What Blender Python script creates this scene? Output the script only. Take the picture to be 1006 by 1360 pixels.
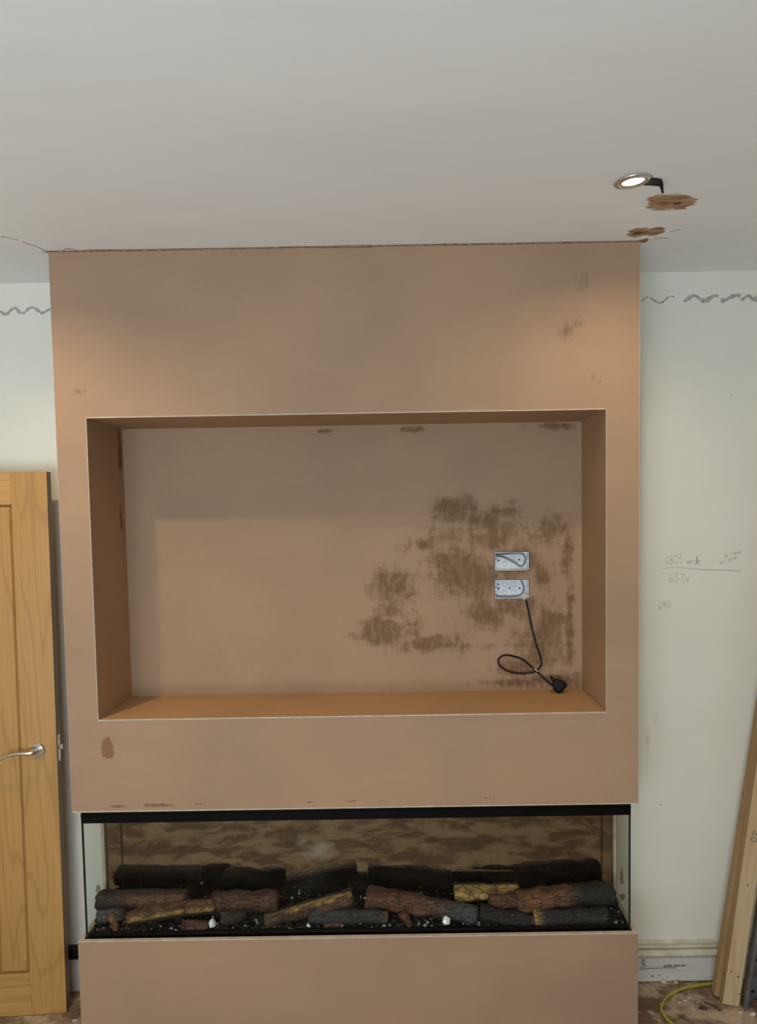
import bpy, bmesh, math, random
from mathutils import Vector, Matrix, Euler, noise as mnoise

# ------------------------------------------------------------------ clean
for _o in list(bpy.data.objects):
    bpy.data.objects.remove(_o, do_unlink=True)
scene = bpy.context.scene
COL = scene.collection

# ------------------------------------------------------------------ camera
CEIL = 2.802          # ceiling height
WALL = 0.327          # plane of the alcove walls (media wall front is y = 0)
cam_d = bpy.data.cameras.new('camera')
cam = bpy.data.objects.new('camera', cam_d)
COL.objects.link(cam)
_r = Vector((0.99986, 0.00106, -0.01660)).normalized()
_f = Vector((-0.0020, 0.99839, -0.05667)).normalized()
_u = _r.cross(_f).normalized()
_r = _f.cross(_u).normalized()
cam.matrix_world = Matrix(((_r.x, _u.x, -_f.x, 0.1550),
                           (_r.y, _u.y, -_f.y, -2.4942),
                           (_r.z, _u.z, -_f.z, 1.8925),
                           (0, 0, 0, 1)))
cam_d.sensor_fit = 'VERTICAL'
cam_d.sensor_height = 36.0
cam_d.sensor_width = 36.0
cam_d.lens = 958.92 / 1360.0 * 36.0
cam_d.shift_x = -(522.87 - 503.0) / 1360.0
cam_d.shift_y = (738.15 - 680.0) / 1360.0
cam_d.clip_start = 0.05
scene.camera = cam

# ------------------------------------------------------------------ world, daylight, exposure
world = bpy.data.worlds.new('world')
scene.world = world
world.use_nodes = True
world.node_tree.nodes['Background'].inputs[0].default_value = (0.72, 0.82, 1.0, 1)
world.node_tree.nodes['Background'].inputs[1].default_value = 1.0

WIN_X0, WIN_X1, WIN_Z0, WIN_Z1, ROOM_Y0 = -2.00, 0.60, 0.45, 2.35, -3.70
ROOM_X0, ROOM_X1 = -2.35, 2.45
day = bpy.data.lights.new('daylight', 'AREA')
day.shape = 'RECTANGLE'
day.size = WIN_X1 - WIN_X0
day.size_y = WIN_Z1 - WIN_Z0
day.energy = 205.0
day.color = (0.82, 0.90, 1.0)
day_o = bpy.data.objects.new('daylight', day)
COL.objects.link(day_o)
day_o.location = ((WIN_X0 + WIN_X1) / 2, ROOM_Y0 - 0.62, (WIN_Z0 + WIN_Z1) / 2 - 0.25)
day_o.rotation_euler = (math.radians(126), 0, 0)      # shines to +y, through the window

SPOT_POWER = 64.0
SPOT_COLOR = (1.0, 0.78, 0.47)

vs = scene.view_settings
vs.view_transform = 'Standard'
vs.look = 'None'
vs.gamma = 1.0
vs.use_curve_mapping = False
vs.exposure = -0.50

# ------------------------------------------------------------------ node helpers
def srgb(r, g, b):
    def c(v):
        v /= 255.0
        return v / 12.92 if v <= 0.04045 else ((v + 0.055) / 1.055) ** 2.4
    return (c(r), c(g), c(b), 1.0)

class NT:
    def __init__(self, name):
        self.m = bpy.data.materials.new(name)
        self.m.use_nodes = True
        self.t = self.m.node_tree
        self.t.nodes.clear()
        self.out = self.t.nodes.new('ShaderNodeOutputMaterial')
        self._obj = None

    def n(self, typ, **kw):
        nd = self.t.nodes.new(typ)
        for k, v in kw.items():
            setattr(nd, k, v)
        return nd

    def l(self, a, b):
        self.t.links.new(a, b)

    def setin(self, sock, v):
        if isinstance(v, bpy.types.NodeSocket):
            self.l(v, sock)
        else:
            sock.default_value = v

    def coord(self):
        if self._obj is None:
            self._obj = self.n('ShaderNodeTexCoord').outputs['Object']
        return self._obj

    def mapped(self, scale=(1, 1, 1), loc=(0, 0, 0), rot=(0, 0, 0), vec=None):
        mp = self.n('ShaderNodeMapping')
        mp.inputs['Scale'].default_value = scale
        mp.inputs['Location'].default_value = loc
        mp.inputs['Rotation'].default_value = rot
        self.l(vec or self.coord(), mp.inputs['Vector'])
        return mp.outputs[0]

    def noise(self, scale, detail=4, rough=0.55, vec=None, dist=0.0):
        nd = self.n('ShaderNodeTexNoise')
        nd.inputs['Scale'].default_value = scale
        nd.inputs['Detail'].default_value = detail
        nd.inputs['Roughness'].default_value = rough
        nd.inputs['Distortion'].default_value = dist
        self.l(vec or self.coord(), nd.inputs['Vector'])
        return nd.outputs['Fac']

    def math(self, op, a, b=0.0, clamp=False):
        nd = self.n('ShaderNodeMath', operation=op)
        nd.use_clamp = clamp
        self.setin(nd.inputs[0], a)
        self.setin(nd.inputs[1], b)
        return nd.outputs[0]

    def rng(self, v, a, b, c=0.0, d=1.0, smooth=True):
        nd = self.n('ShaderNodeMapRange')
        nd.interpolation_type = 'SMOOTHSTEP' if smooth else 'LINEAR'
        self.setin(nd.inputs[0], v)
        for i, x in enumerate((a, b, c, d)):
            nd.inputs[i + 1].default_value = x
        return nd.outputs[0]

    def mix(self, fac, a, b, blend='MIX'):
        nd = self.n('ShaderNodeMix', data_type='RGBA', blend_type=blend)
        self.setin(nd.inputs[0], fac)
        self.setin(nd.inputs[6], a)
        self.setin(nd.inputs[7], b)
        return nd.outputs[2]

    def blobs(self, lst, axes='xz'):
        """max over soft ellipses (ca, cb, ra, rb, weight) in the plane of AXES"""
        acc = None
        i, j = 'xyz'.index(axes[0]), 'xyz'.index(axes[1])
        for (ca, cb, ra, rb, w) in lst:
            c = [0, 0, 0]; s = [0, 0, 0]
            c[i], c[j] = ca, cb
            s[i], s[j] = 1.0 / ra, 1.0 / rb
            sub = self.n('ShaderNodeVectorMath', operation='SUBTRACT')
            self.l(self.coord(), sub.inputs[0]); sub.inputs[1].default_value = c
            mul = self.n('ShaderNodeVectorMath', operation='MULTIPLY')
            self.l(sub.outputs[0], mul.inputs[0]); mul.inputs[1].default_value = s
            ln = self.n('ShaderNodeVectorMath', operation='LENGTH')
            self.l(mul.outputs[0], ln.inputs[0])
            v = self.rng(ln.outputs['Value'], 0.0, 1.6, w, 0.0, smooth=False)
            acc = v if acc is None else self.math('MAXIMUM', acc, v)
        return acc

    def bsdf(self, color, rough=0.8, metal=0.0, spec=0.5, bump=None, bump_s=0.2, bump_d=0.002):
        b = self.n('ShaderNodeBsdfPrincipled')
        self.setin(b.inputs['Base Color'], color)
        self.setin(b.inputs['Roughness'], rough)
        b.inputs['Metallic'].default_value = metal
        b.inputs['Specular IOR Level'].default_value = spec
        if bump is not None:
            bp = self.n('ShaderNodeBump')
            bp.inputs['Strength'].default_value = bump_s
            bp.inputs['Distance'].default_value = bump_d
            self.l(bump, bp.inputs['Height'])
            self.l(bp.outputs[0], b.inputs['Normal'])
        self.l(b.outputs[0], self.out.inputs[0])
        return b

def simple(name, col, rough=0.6, metal=0.0, spec=0.5, var=0.0, scale=20.0):
    t = NT(name)
    c = col
    if var > 0:
        d = tuple(x * (1 - var) for x in col[:3]) + (1,)
        c = t.mix(t.rng(t.noise(scale, 5), 0.35, 0.65), col, d)
    t.bsdf(c, rough, metal, spec)
    return t.m

M = {}

# ------------------------------------------------------------------ materials: plaster
PL_A = (0.380, 0.246, 0.160, 1)
PL_B = (0.330, 0.216, 0.146, 1)
PL_DARK = (0.190, 0.105, 0.055, 1)

def plaster(name, smudges=None, stains=None, dots=None, axes='xz', stain_col=PL_DARK, warm=None):
    t = NT(name)
    big = t.noise(1.7, 3, 0.5)
    trowel = t.noise(1.0, 5, 0.65, t.mapped((3.0, 3.0, 9.0)), 0.6)
    col = t.mix(t.rng(big, 0.35, 0.68), PL_A, PL_B)
    col = t.mix(t.rng(trowel, 0.45, 0.75, 0, 0.35), col, (0.405, 0.268, 0.182, 1))
    col = t.mix(t.rng(t.noise(60, 3), 0.5, 0.8, 0, 0.25), col, (0.31, 0.20, 0.14, 1))
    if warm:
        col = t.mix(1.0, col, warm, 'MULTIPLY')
    if smudges:
        m = t.blobs(smudges, axes)
        nz = t.noise(1.0, 6, 0.75, t.mapped((70, 70, 30)))
        m = t.math('ADD', m, t.math('MULTIPLY', t.math('SUBTRACT', nz, 0.5), 1.3))
        col = t.mix(t.rng(m, 0.42, 0.95, 0, 0.62), col, (0.105, 0.068, 0.042, 1))
    if stains:
        m = t.blobs(stains, axes)
        n1 = t.noise(1.0, 7, 0.72, t.mapped((34, 34, 10)), 0.6)
        n2 = t.noise(1.0, 7, 0.72, t.mapped((9, 9, 42)), 0.6)
        nz = t.math('ADD', t.math('MULTIPLY', n1, 0.62), t.math('MULTIPLY', n2, 0.38))
        m = t.math('ADD', m, t.math('MULTIPLY', t.math('SUBTRACT', nz, 0.5), 1.6))
        m = t.math('ADD', m, t.math('MULTIPLY', t.math('SUBTRACT', t.noise(11, 3, 0.5, None, 0.8), 0.46), 0.9))
        col = t.mix(t.math('MULTIPLY', t.rng(m, 0.26, 0.70, 0, 0.92), t.rng(t.noise(1.0, 6, 0.75, t.mapped((60, 60, 22), (2, 0, 5))), 0.36, 0.58, 0.62, 1.0)), col, stain_col)
    if dots:
        m = t.blobs(dots, axes)
        nz = t.noise(70, 4, 0.7)
        m = t.math('ADD', m, t.math('MULTIPLY', t.math('SUBTRACT', nz, 0.5), 0.9))
        col = t.mix(t.rng(m, 0.40, 0.60, 0, 0.75), col, (0.20, 0.085, 0.045, 1))
    bump = t.math('ADD', t.noise(7, 4), t.math('MULTIPLY', t.noise(140, 3), 0.15))
    t.bsdf(col, 0.88, spec=0.25, bump=bump, bump_s=0.25, bump_d=0.004)
    return t.m

M['front'] = plaster('plaster_front',
    smudges=[(0.808, 2.68, 0.060, 0.05, 0.72), (0.800, 2.645, 0.04, 0.02, 0.66), (0.750, 2.505, 0.048, 0.052, 0.86), (0.790, 2.532, 0.055, 0.030, 0.76),
             (0.842, 2.352, 0.022, 0.03, 0.76), (0.862, 2.335, 0.03, 0.018, 0.66), (-0.916, 2.331, 0.042, 0.016, 0.82), (-0.905, 2.345, 0.05, 0.022, 0.6),
             (0.24, 2.785, 0.05, 0.012, 0.55), (-0.45, 2.790, 0.4, 0.010, 0.40), (0.5, 2.792, 0.4, 0.010, 0.38)],
    dots=[(-0.867, 1.090, 0.026, 0.045, 1.05), (-0.866, 1.075, 0.028, 0.030, 1.0),
          (-0.84, 0.881, 0.05, 0.009, 0.75), (-0.70, 0.883, 0.09, 0.010, 0.80), (-0.55, 0.884, 0.05, 0.006, 0.62),
          (-0.16, 0.885, 0.03, 0.007, 0.66), (-0.01, 0.886, 0.045, 0.006, 0.68), (0.10, 0.886, 0.05, 0.005, 0.55),
          (0.46, 0.89, 0.06, 0.005, 0.58), (0.90, 0.895, 0.05, 0.006, 0.55)])
M['plaster'] = plaster('plaster_plain')
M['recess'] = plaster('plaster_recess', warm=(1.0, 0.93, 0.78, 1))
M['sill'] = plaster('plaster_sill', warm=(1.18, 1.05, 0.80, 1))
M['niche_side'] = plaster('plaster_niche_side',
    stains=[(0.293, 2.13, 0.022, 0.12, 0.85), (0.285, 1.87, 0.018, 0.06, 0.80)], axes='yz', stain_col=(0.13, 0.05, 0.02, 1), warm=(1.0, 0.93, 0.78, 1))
M['niche_back'] = plaster('plaster_niche_back',
    stains=[(0.385, 1.905, 0.090, 0.065, 0.80), (0.59, 1.895, 0.085, 0.055, 0.58), (0.775, 1.825, 0.085, 0.080, 0.78), (0.50, 1.86, 0.12, 0.05, 0.66),
            (0.828, 1.74, 0.032, 0.11, 0.80), (0.53, 1.80, 0.17, 0.085, 0.78), (0.36, 1.81, 0.09, 0.055, 0.62),
            (0.26, 1.775, 0.10, 0.035, 0.62), (0.40, 1.70, 0.14, 0.075, 0.84), (0.44, 1.650, 0.17, 0.105, 0.95),
            (0.145, 1.620, 0.090, 0.070, 0.84), (0.21, 1.575, 0.06, 0.035, 0.64), (0.14, 1.51, 0.09, 0.045, 0.72), (0.11, 1.435, 0.16, 0.075, 0.84),
            (0.25, 1.380, 0.15, 0.040, 0.80), (0.50, 1.495, 0.13, 0.065, 0.80), (0.63, 1.52, 0.12, 0.09, 0.70), (0.40, 1.40, 0.04, 0.07, 0.52),
            (0.615, 1.70, 0.12, 0.10, 0.82), (0.735, 1.64, 0.05, 0.10, 0.70), (0.75, 1.40, 0.09, 0.18, 0.80), (0.655, 1.40, 0.07, 0.07, 0.64),
            (0.64, 1.29, 0.11, 0.06, 0.70), (0.60, 1.222, 0.13, 0.022, 0.68), (0.838, 1.43, 0.025, 0.19, 0.78),
            (0.77, 1.24, 0.13, 0.045, 0.74), (0.45, 1.37, 0.16, 0.02, 0.60),
            (-0.10, 2.222, 0.06, 0.010, 0.68), (0.222, 2.224, 0.06, 0.014, 0.82), (0.79, 2.226, 0.09, 0.020, 0.80)],
    smudges=[(-0.09, 1.878, 0.05, 0.03, 0.48), (-0.40, 1.885, 0.07, 0.012, 0.40), (0.1, 2.15, 0.25, 0.02, 0.35)],
    stain_col=(0.165, 0.090, 0.047, 1))
M['bead'] = simple('corner_bead', (0.54, 0.43, 0.34, 1), 0.6, var=0.2, scale=30)
M['caulk'] = simple('rough_plaster_edge', (0.30, 0.17, 0.10, 1), 0.9, var=0.5, scale=60)

# walls and ceiling
def wall_mat():
    t = NT('wall_paint')
    col = t.mix(t.rng(t.noise(2.2, 4), 0.35, 0.7), (0.765, 0.752, 0.685, 1), (0.73, 0.715, 0.645, 1))
    col = t.mix(t.rng(t.noise(1.0, 5, 0.6, t.mapped((9, 9, 3))), 0.5, 0.8, 0, 0.35), col, (0.755, 0.70, 0.625, 1))
    m = t.blobs([(1.1742, 1.067, 0.022, 0.06, 0.60), (1.1447, 0.977, 0.016, 0.06, 0.66), (1.150, 0.93, 0.03, 0.04, 0.45), (1.36, 0.98, 0.02, 0.02, 0.4),
                 (1.09, 0.45, 0.10, 0.5, 0.30)])
    m = t.math('ADD', m, t.math('MULTIPLY', t.math('SUBTRACT', t.noise(22, 5), 0.5), 0.6))
    col = t.mix(t.rng(m, 0.35, 0.75, 0, 0.55), col, (0.46, 0.38, 0.22, 1))
    m2 = t.blobs([(1.044, 0.43, 0.010, 0.055, 0.85), (1.047, 0.345, 0.014, 0.02, 0.95), (1.052, 0.28, 0.01, 0.02, 0.7), (-1.058, 0.41, 0.018, 0.03, 0.85), (-1.062, 0.345, 0.015, 0.03, 0.7),
                  (1.4658, 2.3317, 0.004, 0.004, 0.9), (1.20, 0.72, 0.004, 0.004, 0.8)])
    m2 = t.math('ADD', m2, t.math('MULTIPLY', t.math('SUBTRACT', t.noise(60, 4), 0.5), 0.8))
    col = t.mix(t.rng(m2, 0.40, 0.60, 0, 0.75), col, (0.20, 0.12, 0.065, 1))
    t.bsdf(col, 0.75, spec=0.3, bump=t.noise(12, 5), bump_s=0.12, bump_d=0.004)
    return t.m
M['wall'] = wall_mat()

def ceiling_mat():
    t = NT('ceiling_skim')
    sw = t.noise(1.0, 5, 0.6, t.mapped((1.5, 5, 1)), 0.8)
    col = t.mix(t.rng(sw, 0.35, 0.7), (0.87, 0.87, 0.865, 1), (0.84, 0.835, 0.83, 1))
    col = t.mix(t.rng(t.noise(1.3, 3), 0.45, 0.75, 0, 0.5), col, (0.86, 0.845, 0.83, 1))
    # torn plaster: two brown patches near the breast, cracks at its corners
    m = t.blobs([(0.985, -0.300, 0.072, 0.066, 1.0), (0.955, -0.330, 0.06, 0.035, 0.85), (1.03, -0.285, 0.05, 0.06, 0.85),
                 (0.970, -0.072, 0.046, 0.050, 0.95), (1.020, -0.080, 0.040, 0.042, 0.9),
                 (1.012, 0.004, 0.020, 0.022, 0.9)], 'xy')
    st = t.noise(1.0, 6, 0.7, t.mapped((9, 40, 1)), 0.5)
    m1 = t.math('ADD', m, t.math('MULTIPLY', t.math('SUBTRACT', st, 0.5), 0.85))
    brown = t.mix(t.rng(t.noise(1.0, 6, 0.7, t.mapped((14, 60, 1), (3, 1, 0))), 0.36, 0.62),
                  (0.215, 0.105, 0.045, 1), (0.50, 0.345, 0.20, 1))
    col = t.mix(t.rng(m1, 0.40, 0.52), col, brown)
    holes = t.blobs([(1.012, -0.293, 0.016, 0.014, 1.0), (0.968, -0.066, 0.018, 0.016, 1.0)], 'xy')
    holes = t.math('ADD', holes, t.math('MULTIPLY', t.math('SUBTRACT', st, 0.5), 0.5))
    col = t.mix(t.rng(holes, 0.40, 0.55, 0, 0.85), col, (0.075, 0.04, 0.022, 1))
    # scratches and dirt round the corners of the breast
    d = t.blobs([(1.06, -0.05, 0.07, 0.03, 0.45), (0.90, -0.01, 0.10, 0.012, 0.50), (1.10, 0.12, 0.10, 0.10, 0.42), (1.13, 0.02, 0.05, 0.01, 0.5),
                 (-1.04, -0.02, 0.05, 0.02, 0.5), (-0.93, -0.015, 0.05, 0.010, 0.55), (-0.6, -0.02, 0.25, 0.012, 0.38), (0.3, -0.01, 0.5, 0.008, 0.36), (-1.06, 0.08, 0.05, 0.08, 0.40)], 'xy')
    d = t.math('ADD', d, t.math('MULTIPLY', t.math('SUBTRACT', t.noise(1.0, 6, 0.75, t.mapped((30, 70, 1))), 0.5), 1.1))
    col = t.mix(t.rng(d, 0.50, 0.66, 0, 0.6), col, (0.25, 0.19, 0.14, 1))
    h = t.math('SUBTRACT', t.noise(5, 4), t.math('MULTIPLY', t.rng(m1, 0.40, 0.55), 0.8))
    t.bsdf(col, 0.8, spec=0.25, bump=h, bump_s=0.25, bump_d=0.006)
    return t.m
M['ceiling'] = ceiling_mat()

def floor_mat():
    t = NT('dusty_floor')
    n1 = t.noise(5.0, 7, 0.66, t.mapped((1, 1.3, 1)), 0.35)
    col = t.mix(t.rng(n1, 0.43, 0.58), (0.17, 0.105, 0.066, 1), (0.45, 0.34, 0.25, 1))
    col = t.mix(t.rng(t.noise(26, 6, 0.7), 0.45, 0.75, 0, 0.6), col, (0.40, 0.29, 0.205, 1))
    chip = t.n('ShaderNodeTexVoronoi')
    chip.inputs['Scale'].default_value = 110
    t.l(t.coord(), chip.inputs['Vector'])
    col = t.mix(0.16, col, chip.outputs['Color'], 'OVERLAY')
    wet = t.blobs([(1.09, 0.18, 0.10, 0.06, 0.95), (1.06, 0.10, 0.08, 0.06, 0.8), (1.20, 0.11, 0.05, 0.03, 0.6), (1.17, 0.245, 0.02, 0.015, 0.6)], 'xy')
    wet = t.math('ADD', wet, t.math('MULTIPLY', t.math('SUBTRACT', t.noise(24, 5), 0.5), 0.9))
    col = t.mix(t.rng(wet, 0.40, 0.58, 0, 0.85), col, (0.115, 0.060, 0.035, 1))
    dust = t.blobs([(1.38, 0.09, 0.16, 0.06, 0.6), (1.26, 0.19, 0.12, 0.05, 0.45), (-1.2, 0.08, 0.3, 0.06, 0.6)], 'xy')
    dust = t.math('ADD', dust, t.math('MULTIPLY', t.math('SUBTRACT', t.noise(34, 5), 0.5), 0.9))
    col = t.mix(t.rng(dust, 0.35, 0.7, 0, 0.7), col, (0.52, 0.40, 0.29, 1))
    glare = t.blobs([(-0.30, -1.10, 0.11, 0.15, 0.9), (-0.42, -1.22, 0.08, 0.12, 0.6), (-0.25, -1.38, 0.10, 0.06, 0.5)], 'xy')  # glare mirrored in the fire screen, painted as a pale floor patch
    glare = t.math('ADD', glare, t.math('MULTIPLY', t.math('SUBTRACT', t.noise(14, 6, 0.7), 0.5), 1.1))
    col = t.mix(t.rng(glare, 0.30, 0.85, 0, 0.9), col, (0.72, 0.74, 0.76, 1))
    t.bsdf(col, 0.8, spec=0.3, bump=t.noise(45, 5), bump_s=0.4, bump_d=0.004)
    return t.m
M['floor'] = floor_mat()

def skirt_mat():
    t = NT('old_skirting_paint')
    col = t.mix(t.rng(t.noise(1.0, 5, 0.6, t.mapped((4, 4, 26))), 0.4, 0.7), (0.64, 0.615, 0.58, 1), (0.54, 0.52, 0.48, 1))
    ch = t.blobs([(1.163, 0.026, 0.006, 0.006, 1.0), (1.188, 0.028, 0.005, 0.006, 1.0), (1.20, 0.035, 0.003, 0.004, .9), (1.22, 0.022, 0.003, 0.004, .9), (1.25, 0.006, 0.10, 0.004, 0.6)])
    ch = t.math('ADD', ch, t.math('MULTIPLY', t.math('SUBTRACT', t.noise(80, 4), 0.5), 0.8))
    col = t.mix(t.rng(ch, 0.45, 0.62, 0, 0.85), col, (0.10, 0.085, 0.07, 1))
    t.bsdf(col, 0.6, spec=0.35, bump=t.noise(30, 5), bump_s=0.2, bump_d=0.002)
    return t.m
M['skirt'] = skirt_mat()
M['skirt_cap'] = simple('cream_moulding', (0.66, 0.62, 0.50, 1), 0.55, var=0.25, scale=14)
M['black_paint'] = simple('black_strip', (0.012, 0.012, 0.014, 1), 0.45)
M['pencil'] = simple('pencil', (0.36, 0.34, 0.30, 1), 0.8)
M['pencil_faint'] = simple('pencil_faint', (0.47, 0.45, 0.405, 1), 0.8)
M['marker'] = simple('marker', (0.10, 0.095, 0.085, 1), 0.8, var=0.4, scale=90)
M['glue'] = simple('grey_border_residue', (0.45, 0.435, 0.405, 1), 0.85, var=0.25, scale=40)

# ------------------------------------------------------------------ wood
def wood(name, ca, cb, cc, along='z', rings=1.0, rough=0.45, spec=0.4):
    t = NT(name)
    stretch = {'z': (1, 1, 0.075), 'x': (0.075, 1, 1)}[along]
    v = t.mapped(stretch)
    warp = t.noise(4.2, 2, 0.4, v)
    fine = t.noise(1.0, 6, 0.7, t.mapped({'z': (190, 190, 3.0), 'x': (3.0, 190, 190)}[along]))
    ring = t.math('FRACT', t.math('MULTIPLY', warp, 22.0 * rings))
    ring = t.math('ABSOLUTE', t.math('SUBTRACT', ring, 0.5))
    col = t.mix(t.rng(t.noise(2.5, 3, 0.5, t.mapped(stretch, (4, 2, 1))), 0.35, 0.65), ca, cb)
    col = t.mix(t.rng(ring, 0.36, 0.5, 0, 0.42), col, cc)
    col = t.mix(t.rng(fine, 0.45, 0.70, 0, 0.60), col, cc)
    t.bsdf(col, rough, spec=spec, bump=fine, bump_s=0.10, bump_d=0.001)
    return t.m
OA, OB, OC = (0.50, 0.285, 0.095, 1), (0.425, 0.230, 0.068, 1), (0.285, 0.140, 0.038, 1)
M['oak'] = wood('oak_upright', OA, OB, OC, 'z')
M['oak_x'] = wood('oak_level', OA, OB, OC, 'x')
M['oak_edge_shaded'] = wood('oak_edge_shaded', (0.20, 0.105, 0.035, 1), (0.16, 0.08, 0.028, 1), (0.10, 0.05, 0.018, 1), 'z')  # same oak, with the shade on the door edge put into its colour
M['pine_a'] = wood('pine_pale', (0.58, 0.44, 0.27, 1), (0.52, 0.39, 0.235, 1), (0.40, 0.26, 0.13, 1), 'z', 0.5, 0.7, 0.25)
M['pine_b'] = wood('pine_brown', (0.40, 0.26, 0.13, 1), (0.34, 0.215, 0.10, 1), (0.24, 0.14, 0.06, 1), 'z', 0.5, 0.7, 0.25)
M['knot'] = simple('knot', (0.10, 0.045, 0.018, 1), 0.7)

# metals, plastics, glass
M['chrome'] = simple('chrome', (0.80, 0.80, 0.80, 1), 0.16, 1.0)
M['satin'] = simple('satin_nickel', (0.62, 0.59, 0.55, 1), 0.32, 1.0)
M['steel'] = simple('galvanised_steel', (0.30, 0.32, 0.35, 1), 0.42, 0.85, var=0.35, scale=24)
M['black'] = simple('black_metal', (0.003, 0.003, 0.0035, 1), 0.30, spec=0.12)
M['black_matt'] = simple('black_matt', (0.008, 0.008, 0.008, 1), 0.85, spec=0.2)
M['black_rubber'] = simple('black_rubber', (0.005, 0.004, 0.0045, 1), 0.40, spec=0.25)
M['box_white'] = simple('galvanised_box', (0.70, 0.74, 0.78, 1), 0.45, 0.15, var=0.15, scale=30)
M['box_mark'] = simple('box_knockout', (0.50, 0.54, 0.60, 1), 0.5, 0.2)
M['grey_pvc'] = simple('grey_cable', (0.155, 0.165, 0.18, 1), 0.5)
M['white_plastic'] = simple('white_plastic', (0.80, 0.79, 0.76, 1), 0.4)
M['yellow'] = simple('yellow_green_cable', (0.42, 0.40, 0.045, 1), 0.45, var=0.3, scale=15)
M['rust'] = simple('reddish_bristle', (0.27, 0.075, 0.032, 1), 0.7, var=0.4, scale=60)
M['rubble'] = simple('plaster_crumb', (0.66, 0.56, 0.46, 1), 0.9, var=0.25, scale=50)
M['dark_scrap'] = simple('dark_scrap', (0.06, 0.042, 0.032, 1), 0.7)
M['crystal'] = simple('pale_crystal', (0.75, 0.76, 0.78, 1), 0.12, spec=0.8)
M['chip_sparkle'] = simple('grey_sparkle_chip', (0.30, 0.30, 0.30, 1), 0.2)  # pale chips that paint sparkle into the black bed
M['glass_edge'] = simple('glass_edge', (0.018, 0.040, 0.032, 1), 0.15)
M['frame_white'] = simple('window_frame_paint', (0.78, 0.78, 0.76, 1), 0.5)

def glass_mat(name, tint=(0.93, 0.96, 0.945, 1), ior=1.45):
    t = NT(name)
    tr = t.n('ShaderNodeBsdfTransparent'); tr.inputs[0].default_value = tint
    gl = t.n('ShaderNodeBsdfGlossy'); gl.inputs['Roughness'].default_value = 0.0
    fr = t.n('ShaderNodeFresnel'); fr.inputs[0].default_value = ior
    mx = t.n('ShaderNodeMixShader')
    ge = t.n('ShaderNodeNewGeometry')          # the far side of a thin pane must not reflect totally
    fac = t.math('MULTIPLY', fr.outputs[0], t.math('SUBTRACT', 1.0, ge.outputs['Backfacing']))
    t.l(fac, mx.inputs[0]); t.l(tr.outputs[0], mx.inputs[1]); t.l(gl.outputs[0], mx.inputs[2])
    t.l(mx.outputs[0], t.out.inputs[0])
    return t.m
M['glass'] = glass_mat('fire_glass', (0.955, 0.97, 0.96, 1), 1.30)
M['window_glass'] = glass_mat('window_glass')

def screen_mat():
    t = NT('dark_mirror_screen')
    d = t.n('ShaderNodeBsdfDiffuse'); d.inputs[0].default_value = (0.006, 0.005, 0.004, 1)
    g = t.n('ShaderNodeBsdfGlossy'); g.inputs[0].default_value = (0.30, 0.255, 0.20, 1); g.inputs['Roughness'].default_value = 0.02
    a = t.n('ShaderNodeAddShader')
    t.l(d.outputs[0], a.inputs[0]); t.l(g.outputs[0], a.inputs[1]); t.l(a.outputs[0], t.out.inputs[0])
    return t.m
M['screen'] = screen_mat()

def log_mat():
    t = NT('log_ceramic')
    at = t.n('ShaderNodeVertexColor'); at.layer_name = 'Col'
    cr = t.noise(1.0, 7, 0.7, t.mapped((26, 60, 60)), 0.6)
    col = t.mix(t.rng(cr, 0.44, 0.66, 0, 0.75), at.outputs[0], (0.40, 0.38, 0.36, 1), 'MULTIPLY')
    col = t.mix(1.0, col, (1.72, 1.82, 1.84, 1), 'MULTIPLY')
    sp = t.rng(t.noise(150, 4, 0.7), 0.58, 0.72, 0, 0.5)
    col = t.mix(sp, col, (0.42, 0.38, 0.33, 1))
    vo = t.n('ShaderNodeTexVoronoi', feature='DISTANCE_TO_EDGE'); vo.inputs['Scale'].default_value = 1.0
    wv = t.n('ShaderNodeVectorMath', operation='ADD')
    wn = t.n('ShaderNodeTexNoise'); wn.inputs['Scale'].default_value = 30; t.l(t.coord(), wn.inputs['Vector'])
    ws = t.n('ShaderNodeVectorMath', operation='SCALE'); ws.inputs['Scale'].default_value = 0.9; t.l(wn.outputs['Color'], ws.inputs[0])
    t.l(t.mapped((20, 60, 50)), wv.inputs[0]); t.l(ws.outputs[0], wv.inputs[1])
    t.l(wv.outputs[0], vo.inputs['Vector'])
    crack = t.rng(vo.outputs['Distance'], 0.0, 0.09, 1.0, 0.0)
    col = t.mix(t.math('MULTIPLY', crack, 0.75), col, (0.012, 0.008, 0.006, 1))
    h = t.math('SUBTRACT', cr, t.math('MULTIPLY', crack, 0.5))
    t.bsdf(col, 0.62, spec=0.4, bump=h, bump_s=0.7, bump_d=0.006)
    return t.m
M['log'] = log_mat()
M['ember'] = simple('black_glass_chip', (0.006, 0.006, 0.0065, 1), 0.14, spec=0.45)

def emit_mat(name, col, s):
    t = NT(name)
    e = t.n('ShaderNodeEmission'); e.inputs[0].default_value = col; e.inputs[1].default_value = s
    t.l(e.outputs[0], t.out.inputs[0])
    return t.m
M['lamp'] = emit_mat('lamp_lens', (1.0, 0.93, 0.78, 1), 22.0)

# ------------------------------------------------------------------ mesh helpers
def link(name, me, mats, parent=None):
    o = bpy.data.objects.new(name, me)
    COL.objects.link(o)
    if not isinstance(mats, (list, tuple)):
        mats = [mats]
    if len(me.materials) == 0:
        for m in mats:
            me.materials.append(M[m] if isinstance(m, str) else m)
    if parent is not None:
        o.parent = parent
    return o

def from_bm(name, bm, mats, parent=None, smooth=False):
    bmesh.ops.recalc_face_normals(bm, faces=bm.faces[:])
    me = bpy.data.meshes.new(name)
    bm.to_mesh(me); bm.free()
    if smooth:
        for p in me.polygons:
            p.use_smooth = True
    return link(name, me, mats, parent)

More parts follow.
